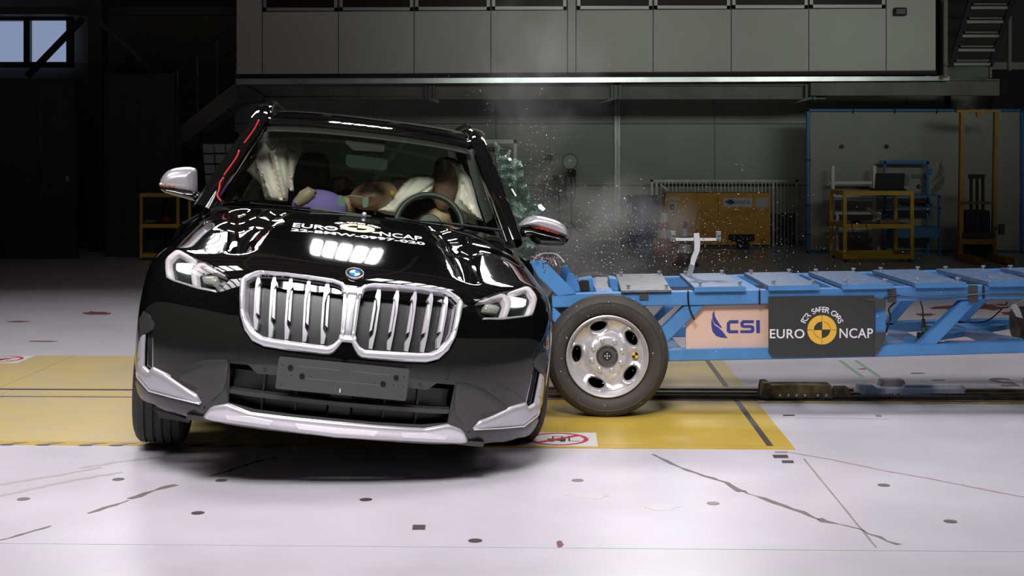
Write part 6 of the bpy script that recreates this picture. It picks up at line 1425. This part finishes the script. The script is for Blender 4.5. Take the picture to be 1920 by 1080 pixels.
# ================================================================== flying glass: far too many crumbs to count
random.seed(11)
gm = [mat('glass_crumb_clear', (.75, .85, .80), rough=.15), mat('glass_sparkle_green', (.18, .55, .35), rough=.2), mat('glass_sparkle_red', (.60, .12, .10), rough=.3), mat('glass_sparkle_blue', (.15, .25, .65), rough=.2), mat('glass_sparkle_tan', (.55, .40, .22), rough=.3)]  # green, red, blue and tan paint sparkle colours onto clear glass
v = []; f = []; mi = []
def crumb(p, s, k):
    n = len(v); q = [np.array([random.gauss(0, 1), random.gauss(0, 1), random.gauss(0, 1)])*s for _ in range(4)]
    v.extend([p+a for a in q]); f.extend([(n, n+1, n+2), (n, n+3, n+1), (n, n+2, n+3), (n+1, n+3, n+2)]); mi.extend([k]*4)
pick = lambda: random.choices(range(5), (46, 18, 17, 10, 9))[0]
def scatter(n, cx, cy, sx, sy, Y0, Y1, smin, smax, cond=lambda x, y: True):
    i = 0
    while i < n:
        x, y = random.gauss(cx, sx), random.gauss(cy, sy); Y = random.uniform(Y0, Y1); p = W(x, y, Y)
        if p[2] < .03 or not cond(x, y): continue
        crumb(p, random.uniform(smin, smax)*random.choice((.6, .8, 1, 1.5)), pick()); i += 1
scatter(1900, 1150, 440, 95, 45, 7.6, 8.8, .0008, .0020, lambda x, y: x > 985)
scatter(1300, 1280, 460, 120, 36, 7.6, 9.0, .0008, .0021, lambda x, y: x > 1000)
scatter(900, 1010, 340, 24, 60, 7.5, 8.4, .0008, .0018, lambda x, y: x > 950)
scatter(300, 950, 210, 50, 50, 8.0, 8.8, .0006, .0016, lambda x, y: x > 905 or y < 190)
scatter(500, 1120, 650, 110, 90, 7.05, 7.3, .0007, .0016, lambda x, y: y < 900)
scatter(350, 1500, 480, 160, 90, 7.3, 8.8, .0008, .0018)
scatter(160, 1200, 250, 260, 110, 8.0, 9.0, .0007, .0016, lambda x, y: x > 960)
me = bpy.data.meshes.new('glass_crumbs'); me.from_pydata([tuple(p) for p in v], [], f)
for m_ in gm: me.materials.append(m_)
me.polygons.foreach_set('material_index', mi); gc = bpy.data.objects.new('glass_crumbs', me); C.objects.link(gc)
tag(gc, 'cloud of tiny glass crumbs with painted sparkle colours flying from the struck window', 'glass', kind='stuff')
# a handful of larger bright shards
for i, (pts, Y) in enumerate([([(952, 297), (957, 295), (960, 300), (955, 302)], 7.5), ([(958, 354), (961, 354), (969, 367), (966, 368)], 7.5), ([(1008, 385), (1014, 382), (1023, 392), (1018, 396), (1010, 391)], 7.45)]):
    sh = mobj('glass_shard', ppx(pts, Y, .006), mat('shard_white', (.85, .9, .9), rough=.1)); tag(sh, ('bright glass shard high beside the roof pillar', 'narrow bright shard halfway down the shattered window', 'large bright shard just above the right door mirror')[i], 'glass', 'flying glass shards')
# ================================================================== dust haze over the point of impact
def haze(name, c, r, dens, lab, scale=2.0, lo=.45, hi=.75):
    m = bpy.data.materials.new('dust_'+name); m.use_nodes = True; nt = m.node_tree; nt.nodes.clear(); o = nt.nodes.new('ShaderNodeOutputMaterial')
    vs_n = nt.nodes.new('ShaderNodeVolumeScatter'); vs_n.inputs['Color'].default_value = (.95, .93, .9, 1); vs_n.inputs['Anisotropy'].default_value = .2
    tc = nt.nodes.new('ShaderNodeTexCoord'); ln = nt.nodes.new('ShaderNodeVectorMath'); ln.operation = 'LENGTH'; n = nt.nodes.new('ShaderNodeTexNoise'); n.inputs['Scale'].default_value = scale; n.inputs['Detail'].default_value = 3
    mr = nt.nodes.new('ShaderNodeMapRange'); mr.inputs[1].default_value = 1.0; mr.inputs[2].default_value = .1; mr.inputs[3].default_value = 0; mr.inputs[4].default_value = 1
    m2 = nt.nodes.new('ShaderNodeMapRange'); m2.inputs[1].default_value = lo; m2.inputs[2].default_value = hi; m2.inputs[3].default_value = 0; m2.inputs[4].default_value = 1
    mu = nt.nodes.new('ShaderNodeMath'); mu.operation = 'MULTIPLY'; m3 = nt.nodes.new('ShaderNodeMath'); m3.operation = 'MULTIPLY'; m3.inputs[1].default_value = dens
    nt.links.new(tc.outputs['Object'], ln.inputs[0]); nt.links.new(tc.outputs['Object'], n.inputs['Vector']); nt.links.new(ln.outputs['Value'], mr.inputs[0]); nt.links.new(n.outputs['Fac'], m2.inputs[0])
    nt.links.new(mr.outputs[0], mu.inputs[0]); nt.links.new(m2.outputs[0], mu.inputs[1]); nt.links.new(mu.outputs[0], m3.inputs[0]); nt.links.new(m3.outputs[0], vs_n.inputs['Density']); nt.links.new(vs_n.outputs[0], o.inputs['Volume'])
    o2 = mobj(name, ball((0, 0, 0), 1, 24, 16), m); o2.location = tuple(map(float, c)); o2.scale = r; tag(o2, lab, 'dust', kind='stuff'); return o2
haze('dust_haze', W(1110, 430, 8.9), (.75, .5, .50), 3.4, 'pale dust hanging low above the nose of the trolley')
haze('dust_haze', W(1010, 140, 9.0), (.50, .45, .62), 2.2, 'thin plume of dust rising above the car roof in front of the mezzanine')
